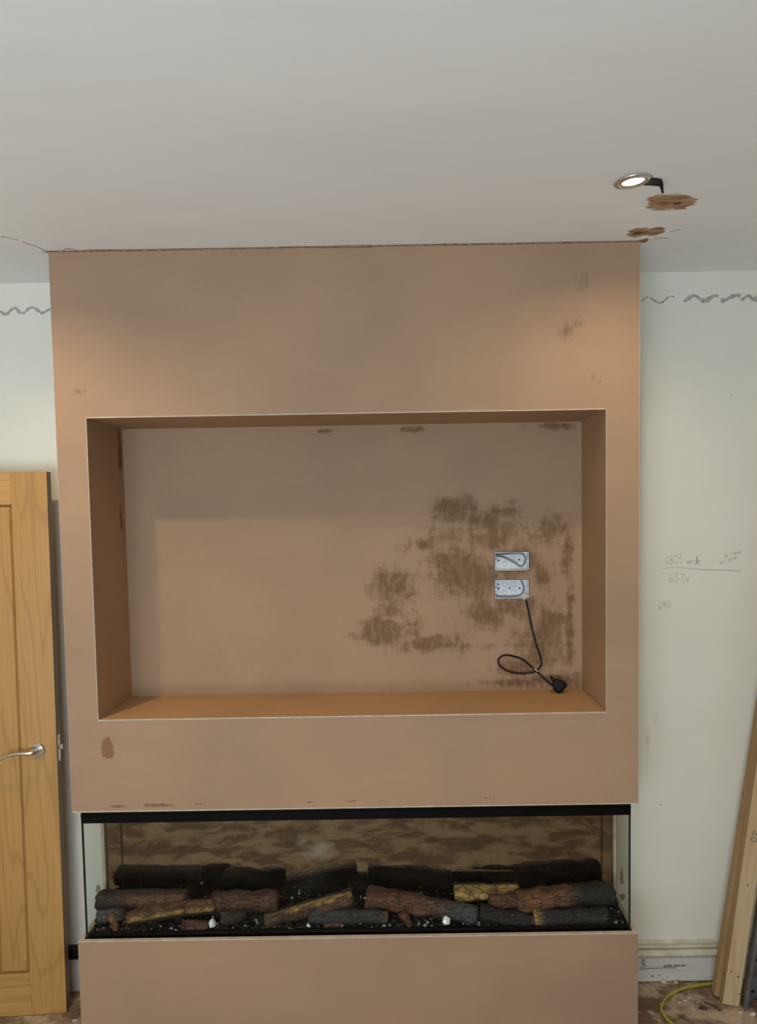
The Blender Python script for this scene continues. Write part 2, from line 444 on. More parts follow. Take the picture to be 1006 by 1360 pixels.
def empty(name, loc=(0, 0, 0), rot=(0, 0, 0)):
    o = bpy.data.objects.new(name, None)
    COL.objects.link(o)
    o.location = loc; o.rotation_euler = rot
    o.empty_display_size = 0.1
    return o

def tag(o, label=None, cat=None, group=None, kind=None):
    if label: o['label'] = label
    if cat: o['category'] = cat
    if group: o['group'] = group
    if kind: o['kind'] = kind
    return o

def add_box(bm, x0, x1, y0, y1, z0, z1, bevel=0.0, mat=0):
    vs_ = [bm.verts.new(c) for c in ((x0, y0, z0), (x1, y0, z0), (x1, y1, z0), (x0, y1, z0),
                                     (x0, y0, z1), (x1, y0, z1), (x1, y1, z1), (x0, y1, z1))]
    fs = []
    for q in ((0, 3, 2, 1), (4, 5, 6, 7), (0, 1, 5, 4), (1, 2, 6, 5), (2, 3, 7, 6), (3, 0, 4, 7)):
        f = bm.faces.new([vs_[i] for i in q]); f.material_index = mat; fs.append(f)
    if bevel > 0:
        es = list({e for f in fs for e in f.edges})
        bmesh.ops.bevel(bm, geom=es, offset=bevel, segments=2, profile=0.5, affect='EDGES')
    return fs

def box(name, x0, x1, y0, y1, z0, z1, mat, parent=None, bevel=0.0):
    bm = bmesh.new()
    add_box(bm, x0, x1, y0, y1, z0, z1, bevel)
    return from_bm(name, bm, mat, parent)

def catmull(pts, n=8):
    pts = [Vector(p) for p in pts]
    P = [2 * pts[0] - pts[1]] + pts + [2 * pts[-1] - pts[-2]]
    out = []
    for i in range(1, len(P) - 2):
        a, b, c, d = P[i - 1], P[i], P[i + 1], P[i + 2]
        for k in range(n):
            t = k / n
            out.append(0.5 * ((2 * b) + (c - a) * t + (2 * a - 5 * b + 4 * c - d) * t * t + (3 * b - a - 3 * c + d) * t ** 3))
    out.append(pts[-1])
    return out

def add_tube(bm, pts, rad, seg=8, caps=True):
    pts = [Vector(p) for p in pts]
    rings = []
    prev = None
    for i, p in enumerate(pts):
        t = (pts[min(i + 1, len(pts) - 1)] - pts[max(i - 1, 0)]).normalized()
        if prev is None:
            a = Vector((0, 0, 1)) if abs(t.z) < 0.9 else Vector((1, 0, 0))
            nrm = t.cross(a).normalized()
        else:
            nrm = (prev - t * prev.dot(t)).normalized()
        prev = nrm
        bi = t.cross(nrm)
        r = rad(i / max(1, len(pts) - 1)) if callable(rad) else rad
        rings.append([bm.verts.new(p + (nrm * math.cos(2 * math.pi * k / seg) + bi * math.sin(2 * math.pi * k / seg)) * r) for k in range(seg)])
    for a, b in zip(rings, rings[1:]):
        for k in range(seg):
            bm.faces.new((a[k], a[(k + 1) % seg], b[(k + 1) % seg], b[k]))
    if caps:
        bm.faces.new(rings[0][::-1]); bm.faces.new(rings[-1])

def tube(name, pts, rad, mat, parent=None, seg=8, n=8):
    bm = bmesh.new()
    add_tube(bm, catmull(pts, n) if n > 1 else pts, rad, seg)
    return from_bm(name, bm, mat, parent, smooth=True)

def add_lathe(bm, prof, mtx=Matrix(), seg=32, mat=0):
    """profile (radius, height) spun about local z, placed with MTX"""
    rings = []
    for r, h in prof:
        if r < 1e-6:
            rings.append([bm.verts.new(mtx @ Vector((0, 0, h)))])
        else:
            rings.append([bm.verts.new(mtx @ Vector((r * math.cos(2 * math.pi * k / seg), r * math.sin(2 * math.pi * k / seg), h))) for k in range(seg)])
    for a, b in zip(rings, rings[1:]):
        for k in range(seg):
            k2 = (k + 1) % seg
            if len(a) == 1 and len(b) == 1:
                continue
            if len(a) == 1:
                f = bm.faces.new((a[0], b[k], b[k2]))
            elif len(b) == 1:
                f = bm.faces.new((a[k], a[k2], b[0]))
            else:
                f = bm.faces.new((a[k], a[k2], b[k2], b[k]))
            f.material_index = mat

def lathe(name, prof, mat, parent=None, mtx=Matrix(), seg=32, smooth=True):
    bm = bmesh.new()
    add_lathe(bm, prof, mtx, seg)
    return from_bm(name, bm, mat, parent, smooth)

def ring_wall(name, outer, holes, y0, y1, mat, parent=None):
    """slab in the xz plane, OUTER rectangle (x0, x1, z0, z1) less rectangular HOLES, y0 front, y1 back"""
    xs = sorted({outer[0], outer[1]} | {h[0] for h in holes} | {h[1] for h in holes})
    zs = sorted({outer[2], outer[3]} | {h[2] for h in holes} | {h[3] for h in holes})
    def solid(i, j):
        if i < 0 or j < 0 or i >= len(xs) - 1 or j >= len(zs) - 1:
            return False
        cx, cz = (xs[i] + xs[i + 1]) / 2, (zs[j] + zs[j + 1]) / 2
        return not any(h[0] < cx < h[1] and h[2] < cz < h[3] for h in holes)
    bm = bmesh.new()
    vf, vb = {}, {}
    def V(d, i, j, y):
        if (i, j) not in d:
            d[(i, j)] = bm.verts.new((xs[i], y, zs[j]))
        return d[(i, j)]
    for i in range(len(xs) - 1):
        for j in range(len(zs) - 1):
            if not solid(i, j):
                continue
            q = [(i, j), (i + 1, j), (i + 1, j + 1), (i, j + 1)]
            bm.faces.new([V(vf, a, b, y0) for a, b in q])
            bm.faces.new([V(vb, a, b, y1) for a, b in q][::-1])
            for (di, dj), (a, b) in (((0, -1), (q[0], q[1])), ((1, 0), (q[1], q[2])), ((0, 1), (q[2], q[3])), ((-1, 0), (q[3], q[0]))):
                if not solid(i + di, j + dj):
                    bm.faces.new((V(vf, *a, y0), V(vb, *a, y1), V(vb, *b, y1), V(vf, *b, y0)))
    return from_bm(name, bm, mat, parent)

# ------------------------------------------------------------------ the room
def struct(o):
    o['kind'] = 'structure'
    return o

struct(box('floor', ROOM_X0 - 0.1, ROOM_X1 + 0.1, ROOM_Y0 - 0.1, WALL + 0.1, -0.08, 0.0, 'floor'))
bm = bmesh.new()
add_box(bm, ROOM_X0 - 0.1, -0.985, WALL, WALL + 0.1, 0, CEIL)
add_box(bm, 0.985, ROOM_X1 + 0.1, WALL, WALL + 0.1, 0, CEIL)
add_box(bm, -0.985, 0.985, WALL + 0.06, WALL + 0.1, 0, CEIL)
wall_back = struct(from_bm('wall_back', bm, 'wall'))
struct(box('wall_left', ROOM_X0 - 0.1, ROOM_X0, ROOM_Y0 - 0.1, WALL, 0, CEIL, 'wall'))
struct(box('wall_right', ROOM_X1, ROOM_X1 + 0.1, ROOM_Y0 - 0.1, WALL, 0, CEIL, 'wall'))
struct(ring_wall('wall_front', (ROOM_X0, ROOM_X1, 0, CEIL), [(WIN_X0, WIN_X1, WIN_Z0, WIN_Z1)], ROOM_Y0, ROOM_Y0 - 0.1, 'wall'))
win = struct(empty('window_1', ((WIN_X0 + WIN_X1) / 2, ROOM_Y0 - 0.05, WIN_Z0)))
win_w, win_h = WIN_X1 - WIN_X0, WIN_Z1 - WIN_Z0
ring_wall('window_frame', (-win_w / 2, win_w / 2, 0, win_h),
          [(-win_w / 2 + 0.06, -win_w / 6 - 0.03, 0.06, win_h - 0.06), (-win_w / 6 + 0.03, win_w / 6 - 0.03, 0.06, win_h - 0.06),
           (win_w / 6 + 0.03, win_w / 2 - 0.06, 0.06, win_h - 0.06)], -0.03, 0.03, 'frame_white', win)
for k in (-1, 0, 1):
    box('pane', k * win_w / 3 - win_w / 6 + 0.03, k * win_w / 3 + win_w / 6 - 0.03, -0.003, 0.003, 0.06, win_h - 0.06, 'window_glass', win)

# ceiling with the two downlight holes
SPOTS = [(0.830, -0.445), (-1.075, -0.505), (0.830, -2.05), (-1.075, -2.05)]
HOLE_R = 0.040
bm = bmesh.new()
edges = []
rect = [bm.verts.new(c) for c in ((ROOM_X0 - 0.1, ROOM_Y0 - 0.1, CEIL), (ROOM_X1 + 0.1, ROOM_Y0 - 0.1, CEIL), (ROOM_X1 + 0.1, WALL + 0.1, CEIL), (ROOM_X0 - 0.1, WALL + 0.1, CEIL))]
edges += [bm.edges.new((rect[i], rect[(i + 1) % 4])) for i in range(4)]
for sx, sy in SPOTS:
    c = [bm.verts.new((sx + HOLE_R * math.cos(2 * math.pi * k / 32), sy + HOLE_R * math.sin(2 * math.pi * k / 32), CEIL)) for k in range(32)]
    edges += [bm.edges.new((c[i], c[(i + 1) % 32])) for i in range(32)]
bmesh.ops.triangle_fill(bm, use_beauty=True, use_dissolve=False, edges=edges)
for f in [f for f in bm.faces if any((f.calc_center_median() - Vector((sx, sy, CEIL))).length < HOLE_R * 0.98 and
                                     all((v.co - Vector((sx, sy, CEIL))).length < HOLE_R * 1.01 for v in f.verts) for sx, sy in SPOTS)]:
    bm.faces.remove(f)
ext = bmesh.ops.extrude_face_region(bm, geom=bm.faces[:])
bmesh.ops.translate(bm, vec=(0, 0, 0.012), verts=[g for g in ext['geom'] if isinstance(g, bmesh.types.BMVert)])
ceil_o = struct(from_bm('ceiling', bm, 'ceiling'))
box('joist_deck', ROOM_X0 - 0.1, ROOM_X1 + 0.1, ROOM_Y0 - 0.1, WALL + 0.1, CEIL + 0.11, CEIL + 0.13, 'black_matt', ceil_o)

# skirting boards: profile (distance from wall, height) drawn along x
def skirting(name, x0, x1, board_mat, cap_mat, prof_board, prof_cap, y=WALL):
    def run(nm, prof, mat, parent):
        bm = bmesh.new()
        a = [bm.verts.new((x0, y - d, z)) for d, z in prof]
        b = [bm.verts.new((x1, y - d, z)) for d, z in prof]
        n = len(prof)
        for i in range(n):
            bm.faces.new((a[i], a[(i + 1) % n], b[(i + 1) % n], b[i]))
        bm.faces.new(a); bm.faces.new(b[::-1])
        return from_bm(nm, bm, mat, parent)
    o = struct(run(name, prof_board, board_mat, None))
    run('moulding', prof_cap, cap_mat, o)
    return o
cap = [(0.0, 0.104), (0.016, 0.104), (0.030, 0.108), (0.036, 0.114), (0.038, 0.121), (0.035, 0.129), (0.026, 0.134), (0.010, 0.136), (0.010, 0.139), (0.020, 0.142), (0.018, 0.148), (0.008, 0.150), (0.008, 0.153), (0.012, 0.157), (0.006, 0.163), (0.0, 0.164)]
board = [(0.0, 0.004), (0.021, 0.004), (0.021, 0.101), (0.014, 0.104), (0.0, 0.104)]
sk = skirting('baseboard_right', 1.0, ROOM_X1, 'skirt', 'skirt_cap', board, cap)
capl = [(0.0, 0.134), (0.024, 0.134), (0.026, 0.141), (0.018, 0.146), (0.026, 0.150), (0.026, 0.176), (0.020, 0.182), (0.0, 0.182)]
skirting('baseboard_left', ROOM_X0, -1.0, 'skirt', 'black_paint', [(0.0, 0.0), (0.021, 0.0), (0.021, 0.130), (0.017, 0.134), (0.0, 0.134)], capl)

# ------------------------------------------------------------------ flat marks on the back wall
def ribbon_bm(bm, pts, w, y, thick=0.0005):
    """flat strip through (x, z) points on the plane y, facing the room; w is a width or a function of 0..1"""
    n = len(pts)
    A, B = [], []
    for i, (x, z) in enumerate(pts):
        x0, z0 = pts[max(0, i - 1)]; x1, z1 = pts[min(n - 1, i + 1)]
        dx, dz = x1 - x0, z1 - z0
        L = math.hypot(dx, dz) or 1
        nx, nz = -dz / L, dx / L
        ww = (w(i / max(1, n - 1)) if callable(w) else w) / 2
        A.append((x + nx * ww, z + nz * ww)); B.append((x - nx * ww, z - nz * ww))
    f1 = [bm.verts.new((x, y - thick, z)) for x, z in A]; f2 = [bm.verts.new((x, y - thick, z)) for x, z in B]
    b1 = [bm.verts.new((x, y, z)) for x, z in A]; b2 = [bm.verts.new((x, y, z)) for x, z in B]
    for i in range(n - 1):
        bm.faces.new((f1[i], f1[i + 1], f2[i + 1], f2[i]))
        bm.faces.new((f1[i], b1[i], b1[i + 1], f1[i + 1]))
        bm.faces.new((f2[i], f2[i + 1], b2[i + 1], b2[i]))

def smooth2(pts, n=6):
    return [(v.x, v.y) for v in catmull([(a, b, 0) for a, b in pts], n)]

def wave(name, pts, w, seed):
    bm = bmesh.new()
    P = smooth2(pts, 10)
    ribbon_bm(bm, P, lambda t: w * 1.25 * (0.55 + 0.75 * abs(mnoise.noise(Vector((t * len(pts) * 0.9, seed, 0)))) * 1.6 + 0.25 * mnoise.noise(Vector((t * 40, seed, 3)))), WALL)
    return from_bm(name, bm, 'glue', wall_back)
# right of the breast
wave('border_residue', [(1.118, 2.694), (1.128, 2.704), (1.142, 2.711)], 0.006, 1)
wave('border_residue', [(1.150, 2.709), (1.165, 2.697), (1.185, 2.687), (1.200, 2.690)], 0.007, 2)
wave('border_residue', [(1.196, 2.688), (1.212, 2.701), (1.226, 2.711), (1.244, 2.709)], 0.006, 3)
wave('border_residue', [(1.278, 2.690), (1.292, 2.698), (1.308, 2.709), (1.325, 2.711), (1.345, 2.697), (1.362, 2.691), (1.385, 2.705), (1.402, 2.711), (1.412, 2.707)], 0.014, 4)
wave('border_residue', [(1.420, 2.690), (1.440, 2.694), (1.462, 2.705), (1.484, 2.711), (1.497, 2.707)], 0.015, 5)
wave('border_residue', [(1.500, 2.691), (1.512, 2.700), (1.524, 2.709), (1.536, 2.703), (1.545, 2.693), (1.560, 2.699), (1.575, 2.710), (1.60, 2.70), (1.62, 2.69), (1.65, 2.71), (1.70, 2.70)], 0.013, 6)
# left of the breast
wave('border_residue', [(-1.46, 2.695), (-1.43, 2.71), (-1.40, 2.692), (-1.37, 2.708), (-1.348, 2.700), (-1.332, 2.687), (-1.318, 2.690), (-1.300, 2.706), (-1.286, 2.708), (-1.272, 2.694), (-1.256, 2.690),
                        (-1.240, 2.704), (-1.222, 2.711), (-1.205, 2.702), (-1.188, 2.690), (-1.172, 2.694), (-1.155, 2.702), (-1.13, 2.70)], 0.010, 7)

# handwriting: strokes on a unit cell (x 0..0.6, y 0..1)
GL = {'1': [[(0.3, 1), (0.28, 0)]],
      '8': [[(0.45, 0.85), (0.25, 1), (0.1, 0.8), (0.3, 0.55), (0.48, 0.25), (0.28, 0), (0.08, 0.22), (0.3, 0.52), (0.47, 0.8)]],
      '0': [[(0.3, 1), (0.08, 0.7), (0.1, 0.2), (0.3, 0), (0.5, 0.3), (0.48, 0.8), (0.28, 1)]],
      '3': [[(0.1, 0.9), (0.35, 1), (0.45, 0.78), (0.22, 0.55), (0.46, 0.35), (0.38, 0.05), (0.08, 0.05)]],
      '6': [[(0.42, 1), (0.15, 0.65), (0.08, 0.2), (0.3, 0), (0.48, 0.22), (0.3, 0.45), (0.1, 0.25)]],
      '9': [[(0.45, 0.8), (0.25, 1), (0.08, 0.75), (0.25, 0.52), (0.45, 0.75), (0.42, 0.3), (0.3, 0)]],
      'w': [[(0.05, 0.55), (0.15, 0.05), (0.28, 0.45), (0.42, 0.05), (0.55, 0.55)]],
      'i': [[(0.2, 0.55), (0.2, 0.05)], [(0.2, 0.75), (0.21, 0.8)]],
      'd': [[(0.42, 0.45), (0.2, 0.55), (0.08, 0.25), (0.25, 0.02), (0.42, 0.3), (0.45, 1), (0.44, 0.05)]],
      'e': [[(0.08, 0.28), (0.42, 0.32), (0.3, 0.55), (0.1, 0.4), (0.15, 0.08), (0.45, 0.08)]],
      'T': [[(0.05, 1), (0.55, 0.95)], [(0.3, 0.98), (0.28, 0)]],
      'v': [[(0.08, 0.6), (0.25, 0.02), (0.45, 0.6)]],
      'm': [[(0.05, 0.1), (0.1, 0.5), (0.2, 0.1), (0.3, 0.5), (0.38, 0.1), (0.5, 0.5)]],
      ' ': []}
def write(name, text, x, z, h, ang=0.0, width=0.0022, mat='pencil', adv=0.62, parent=wall_back, y=WALL):
    bm = bmesh.new()
    ca, sa = math.cos(ang), math.sin(ang)
    cx = 0.0
    for ch in text:
        for st in GL[ch]:
            P = smooth2([((cx + px) * h, py * h) for px, py in st], 4) if len(st) > 2 else [((cx + px) * h, py * h) for px, py in st]
            ribbon_bm(bm, [(x + a * ca - b * sa, z + a * sa + b * ca) for a, b in P], width, y, 0.0004)
        cx += adv
    return from_bm(name, bm, mat, parent)
write('pencil_writing', '1803', 1.210, 1.679, 0.034, 0.10, 0.0024, 'pencil_faint', 0.52)
write('pencil_writing', 'wide', 1.296, 1.679, 0.032, -0.02, 0.0024, 'pencil_faint', 0.42)
write('pencil_writing', '63', 1.229, 1.610, 0.034, 0.06, 0.0024, 'pencil_faint', 0.52)
write('pencil_writing', 'Tv', 1.274, 1.609, 0.034, 0.04, 0.0024, 'pencil_faint', 0.55)
write('pencil_writing', '690', 1.188, 1.500, 0.030, 0.22, 0.0024, 'pencil_faint', 0.58)
write('pencil_writing', 'wimm', 1.428, 1.675, 0.030, 0.28, 0.0018, 'pencil_faint', 0.6)
write('pencil_writing', 'mimm', 1.448, 1.702, 0.028, 0.24, 0.0018, 'pencil_faint', 0.6)
bm = bmesh.new()
ribbon_bm(bm, smooth2([(1.200, 1.666), (1.26, 1.668), (1.30, 1.665), (1.36, 1.658), (1.43, 1.655), (1.508, 1.650)], 6), lambda t: 0.0016 + 0.0014 * t, WALL)
from_bm('pencil_line', bm, 'pencil', wall_back)

# marks on the skirting board
SKY = WALL - 0.021
write('pen_mark', '0', 1.118, 0.074, 0.022, 0.0, 0.004, 'marker', parent=sk, y=SKY)
bm = bmesh.new()
ribbon_bm(bm, [(1.110, 0.068), (1.120, 0.062), (1.134, 0.069), (1.139, 0.067)], 0.003, SKY)
ribbon_bm(bm, smooth2([(1.105, 0.055), (1.15, 0.058), (1.19, 0.058), (1.23, 0.059), (1.26, 0.058)], 5), 0.0022, SKY)
random.seed(4)
for k in range(11):
    xx = 1.208 + k * 0.008
    if k in (4, 8):
        continue
    ribbon_bm(bm, [(xx, 0.061 + random.random() * 0.003), (xx + 0.004, 0.071 + random.random() * 0.004), (xx + 0.007, 0.063 + random.random() * 0.004)], 0.0030, SKY)
ribbon_bm(bm, [(1.203, 0.066), (1.24, 0.068), (1.285, 0.067)], 0.0018, SKY)
from_bm('pen_mark', bm, 'marker', sk)

# ------------------------------------------------------------------ media wall (plastered chimney breast)
Z_UP, Z_LOW = 0.862, 0.390                       # bottom of the upper box, top of the lower box
NX0, NX1, NZ0, NZ1 = -0.895, 0.886, 1.191, 2.241  # recess for the television
mw = tag(empty('media_wall', (0, 0.16, 0)),
         'pink plastered chimney breast with a wide television recess above a long fireplace slot', 'chimney breast')
mw.location = (0, 0, 0)
ring_wall('front_panel', (-1.0, 1.0, Z_UP, CEIL), [(NX0, NX1, NZ0, NZ1)], 0.0, 0.014, 'front', mw)
for s in (-1, 1):
    box('side_panel', min(s * 1.0, s * 0.985), max(s * 1.0, s * 0.985), 0.014, WALL, Z_UP, CEIL, 'plaster', mw)
box('soffit', -0.985, 0.985, 0.014, WALL, Z_UP, Z_UP + 0.014, 'plaster', mw)
BOX1 = (0.5442, 0.6822, 1.6645, 1.7415)
BOX2 = (0.5432, 0.6812, 1.5530, 1.6322)
ring_wall('recess_back', (NX0, NX1, NZ0, NZ1), [BOX1, BOX2], WALL - 0.001, WALL + 0.012, 'niche_back', mw)
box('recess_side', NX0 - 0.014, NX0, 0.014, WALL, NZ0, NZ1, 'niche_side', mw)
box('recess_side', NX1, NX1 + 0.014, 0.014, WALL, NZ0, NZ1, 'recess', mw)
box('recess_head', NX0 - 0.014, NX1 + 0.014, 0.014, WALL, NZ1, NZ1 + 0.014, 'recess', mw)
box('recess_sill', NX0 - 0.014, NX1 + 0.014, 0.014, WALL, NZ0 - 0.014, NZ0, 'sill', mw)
box('lower_front', -1.0, 1.0, 0.0, 0.014, 0, Z_LOW, 'plaster', mw)
for s in (-1, 1):
    box('lower_side', min(s * 1.0, s * 0.986), max(s * 1.0, s * 0.986), 0.014, WALL, 0, Z_LOW, 'plaster', mw)
box('chimney_core', -0.978, 0.978, 0.215, WALL, Z_LOW - 0.02, Z_UP, 'plaster', mw)
def bead(x0, x1, y0, y1, z0, z1):
    box('corner_bead', x0, x1, y0, y1, z0, z1, 'bead', mw)
e = 0.0012
bead(NX0, NX1, -e, 0.003, NZ1 - e, NZ1 + 0.0028)
bead(NX0 - 0.002, NX1 + 0.002, -e, 0.003, NZ0 - 0.0035, NZ0 + e)
bead(NX0 - 0.0016, NX0 + 0.0006, -e, 0.003, NZ0, NZ1)
bead(NX1 - 0.0006, NX1 + 0.0016, -e, 0.003, NZ0, NZ1)
bead(-1.0, 1.0, -e, 0.003, Z_UP - e, Z_UP + 0.003)
bead(-1.0 - 0.0005, -1.0 + 0.001, -e, 0.003, Z_UP, CEIL)
bead(1.0 - 0.001, 1.0 + 0.0005, -e, 0.003, Z_UP, CEIL)
bead(-1.0, 1.0, -e, 0.012, Z_LOW - 0.003, Z_LOW + 0.002)
for s in (-1, 1):
    bead(min(s, s * 0.984), max(s, s * 0.984), 0.012, 0.20, Z_LOW - 0.003, Z_LOW + 0.002)
# ragged plaster bead along the ceiling joint
bm = bmesh.new()
random.seed(2)
prev = None
N = 90
for i in range(N + 1):
    x = -1.004 + 2.008 * i / N
    h = 0.0035 + 0.005 * max(0, mnoise.noise(Vector((x * 7, 1.3, 0)))) + 0.002 * random.random()
    d = 0.003 + 0.006 * max(0, mnoise.noise(Vector((x * 9, 5.3, 0)))) + 0.001 * random.random()
    r = [bm.verts.new(c) for c in ((x, 0, CEIL - h), (x, -d * 0.6, CEIL - h * 0.7), (x, -d, CEIL - 0.0004), (x, 0, CEIL - 0.0004))]
    if prev:
        for k in range(4):
            bm.faces.new((prev[k], prev[(k + 1) % 4], r[(k + 1) % 4], r[k]))
    prev = r
from_bm('joint_filler', bm, 'caulk', mw)
# torn strip and cracks on the ceiling at the corners of the breast
def ceil_strip(pts, w, seed):
    bm = bmesh.new()
    n = len(pts)
    P = smooth2(pts, 6)
    A, B = [], []
    for i, (x, y) in enumerate(P):
        x0, y0 = P[max(0, i - 1)]; x1, y1 = P[min(len(P) - 1, i + 1)]
        L = math.hypot(x1 - x0, y1 - y0) or 1
        ww = w * (0.4 + 0.8 * abs(mnoise.noise(Vector((i * 0.7, seed, 0)))))
        A.append(bm.verts.new((x - (y1 - y0) / L * ww, y + (x1 - x0) / L * ww, CEIL - 0.0006)))
        B.append(bm.verts.new((x + (y1 - y0) / L * ww, y - (x1 - x0) / L * ww, CEIL - 0.0012)))
    top = [bm.verts.new((v.co.x, v.co.y, CEIL + 0.0005)) for v in A], [bm.verts.new((v.co.x, v.co.y, CEIL + 0.0005)) for v in B]
    for i in range(len(P) - 1):
        bm.faces.new((A[i], A[i + 1], B[i + 1], B[i]))
        bm.faces.new((A[i], top[0][i], top[0][i + 1], A[i + 1]))
        bm.faces.new((B[i], B[i + 1], top[1][i + 1], top[1][i]))
    from_bm('ceiling_crack', bm, 'caulk', ceil_o)
ceil_strip([(-1.000, 0.0), (-1.012, -0.02), (-1.022, -0.05), (-1.045, -0.085)], 0.0022, 1)
ceil_strip([(-1.05, -0.10), (-1.075, -0.125), (-1.09, -0.13)], 0.0013, 2)
ceil_strip([(-1.004, 0.004), (-1.014, 0.01), (-1.02, 0.0)], 0.004, 3)
ceil_strip([(1.002, 0.03), (1.006, 0.012), (1.012, -0.005), (1.020, -0.022)], 0.009, 4)
ceil_strip([(-0.945, -0.010), (-0.93, -0.018), (-0.915, -0.018), (-0.905, -0.010)], 0.003, 5)
ceil_strip([(1.035, -0.03), (1.06, -0.024), (1.09, -0.018)], 0.0022, 6)
ceil_strip([(1.02, -0.008), (1.04, -0.006), (1.062, -0.008)], 0.0014, 7)
ceil_strip([(1.07, -0.075), (1.085, -0.085), (1.105, -0.092)], 0.0014, 8)

# ------------------------------------------------------------------ socket back boxes in the recess
def back_box(rect, label, knock, screws):
    x0, x1, z0, z1 = rect
    cx, cz = (x0 + x1) / 2, (z0 + z1) / 2
    r = tag(empty('socket_back_box', (cx, WALL, cz)), label, 'back box', 'empty socket back boxes in the recess')
    hw, hh, D = (x1 - x0) / 2 - 0.0028, (z1 - z0) / 2 - 0.0025, 0.036
    bm = bmesh.new()
    t = 0.0015
    add_box(bm, -hw, hw, D - t, D, -hh, hh)
    add_box(bm, -hw, -hw + t, 0.001, D - t, -hh, hh)
    add_box(bm, hw - t, hw, 0.001, D - t, -hh, hh)
    add_box(bm, -hw + t, hw - t, 0.001, D - t, -hh, -hh + t)
    add_box(bm, -hw + t, hw - t, 0.001, D - t, hh - t, hh)
    from_bm('box_body', bm, 'box_white', r)
    mt = Matrix.Rotation(math.radians(90), 4, 'X')
    for (kx, kz) in knock:
        lathe('knockout', [(0.0085, 0), (0.0105, 0), (0.0105, 0.0012), (0.0085, 0.0012), (0.0085, 0)], 'box_mark', r, Matrix.Translation((kx, D - t, kz)) @ mt, 20)
    for (kx, kz) in screws:
        lathe('screw_hole', [(0.0, 0.0), (0.0035, 0.0), (0.0035, 0.0012), (0.0, 0.0012)], 'black_matt', r, Matrix.Translation((kx, D - t, kz)) @ mt, 12)
    for s in (-1, 1):
        box('fixing_lug', s * (hw - 0.004) - 0.004, s * (hw - 0.004) + 0.004, 0.004, 0.006, -0.006, 0.006, 'box_mark', r)
    return r
b1 = back_box(BOX1, 'upper metal socket back box with looped grey cable, left open in the recess', [(-0.023, -0.012), (0.010, -0.012), (0.012, 0.014)], [(-0.048, 0.002), (0.034, 0.004)])
b2 = back_box(BOX2, 'lower metal socket back box above the black plug lead', [(-0.023, 0.016), (0.012, 0.016), (-0.023, -0.015), (0.012, -0.015)],
              [(-0.048, 0.018), (-0.048, 0.001), (-0.004, 0.001), (0.036, 0.001)])
yb = WALL + 0.026
c1x, c1z = (BOX1[0] + BOX1[1]) / 2, (BOX1[2] + BOX1[3]) / 2
tag(tube('grey_cable', [(c1x + a, yb - d, c1z + b) for a, b, d in ((-0.064, 0.025, 0), (-0.03, 0.027, .004), (0.01, 0.031, .008), (0.04, 0.029, .012), (0.054, 0.012, .014), (0.050, -0.012, .014),
     (0.036, -0.022, .012), (0.018, -0.010, .010), (-0.01, 0.006, .006), (-0.035, 0.017, .003), (-0.064, 0.022, 0))], 0.0032, 'grey_pvc', None, 8),
    'grey twin cable looped inside the upper back box', 'cable', 'grey cables in the back boxes')
c2x, c2z = (BOX2[0] + BOX2[1]) / 2, (BOX2[2] + BOX2[3]) / 2
tag(tube('grey_cable', [(c2x + a, yb - d, c2z + b) for a, b, d in ((0.040, 0.036, 0), (0.046, 0.02, .005), (0.050, 0.0, .008), (0.044, -0.018, .008), (0.026, -0.028, .006), (-0.01, -0.030, .004), (-0.045, -0.029, .002), (-0.064, -0.023, 0))], 0.0032, 'grey_pvc', None, 8),
    'grey cable curling along the bottom of the lower back box', 'cable', 'grey cables in the back boxes')
bm = bmesh.new()
random.seed(8)
for k in range(9):
    c = Vector((c2x + 0.056 + random.uniform(-0.010, 0.008), WALL + 0.004, c2z - 0.020 - k * 0.003 + random.uniform(-0.003, 0.003)))
    bmesh.ops.create_icosphere(bm, subdivisions=1, radius=random.uniform(0.004, 0.007), matrix=Matrix.Translation(c))
for v in bm.verts:
    v.co += Vector((random.uniform(-1, 1), random.uniform(-1, 1), random.uniform(-1, 1))) * 0.0012
from_bm('filler_lump', bm, 'rubble', mw)

# black lead with its plug
lead = tag(empty('plug_lead', (0.784, 0.30, NZ0)), 'black power lead looping down the recess wall to a three-pin plug', 'power lead')
def rel(p, o): return (p[0] - o.location.x, p[1] - o.location.y, p[2] - o.location.z)
Y1 = WALL - 0.007
cord = [(0.668, WALL + 0.012, 1.560), (0.6695, Y1, 1.535), (0.682, Y1 - .004, 1.47), (0.6987, Y1 - .010, 1.391), (0.715, Y1 - .010, 1.338), (0.7235, Y1 - .010, 1.302), (0.714, Y1 - .012, 1.283), (0.690, Y1 - .014, 1.267), (0.6385, Y1 - .012, 1.2631),
        (0.592, Y1 - .010, 1.272), (0.562, Y1 - .008, 1.292), (0.555, Y1 - .006, 1.318), (0.578, Y1 - .004, 1.334), (0.612, Y1 - .002, 1.330), (0.6537, Y1 - .001, 1.3139), (0.698, Y1 - .004, 1.2741), (0.738, Y1 - .014, 1.236), (0.762, Y1 - .024, 1.216)]
tube('cord', [rel(p, lead) for p in cord], 0.0038, 'black_rubber', lead, 8)
bm = bmesh.new()
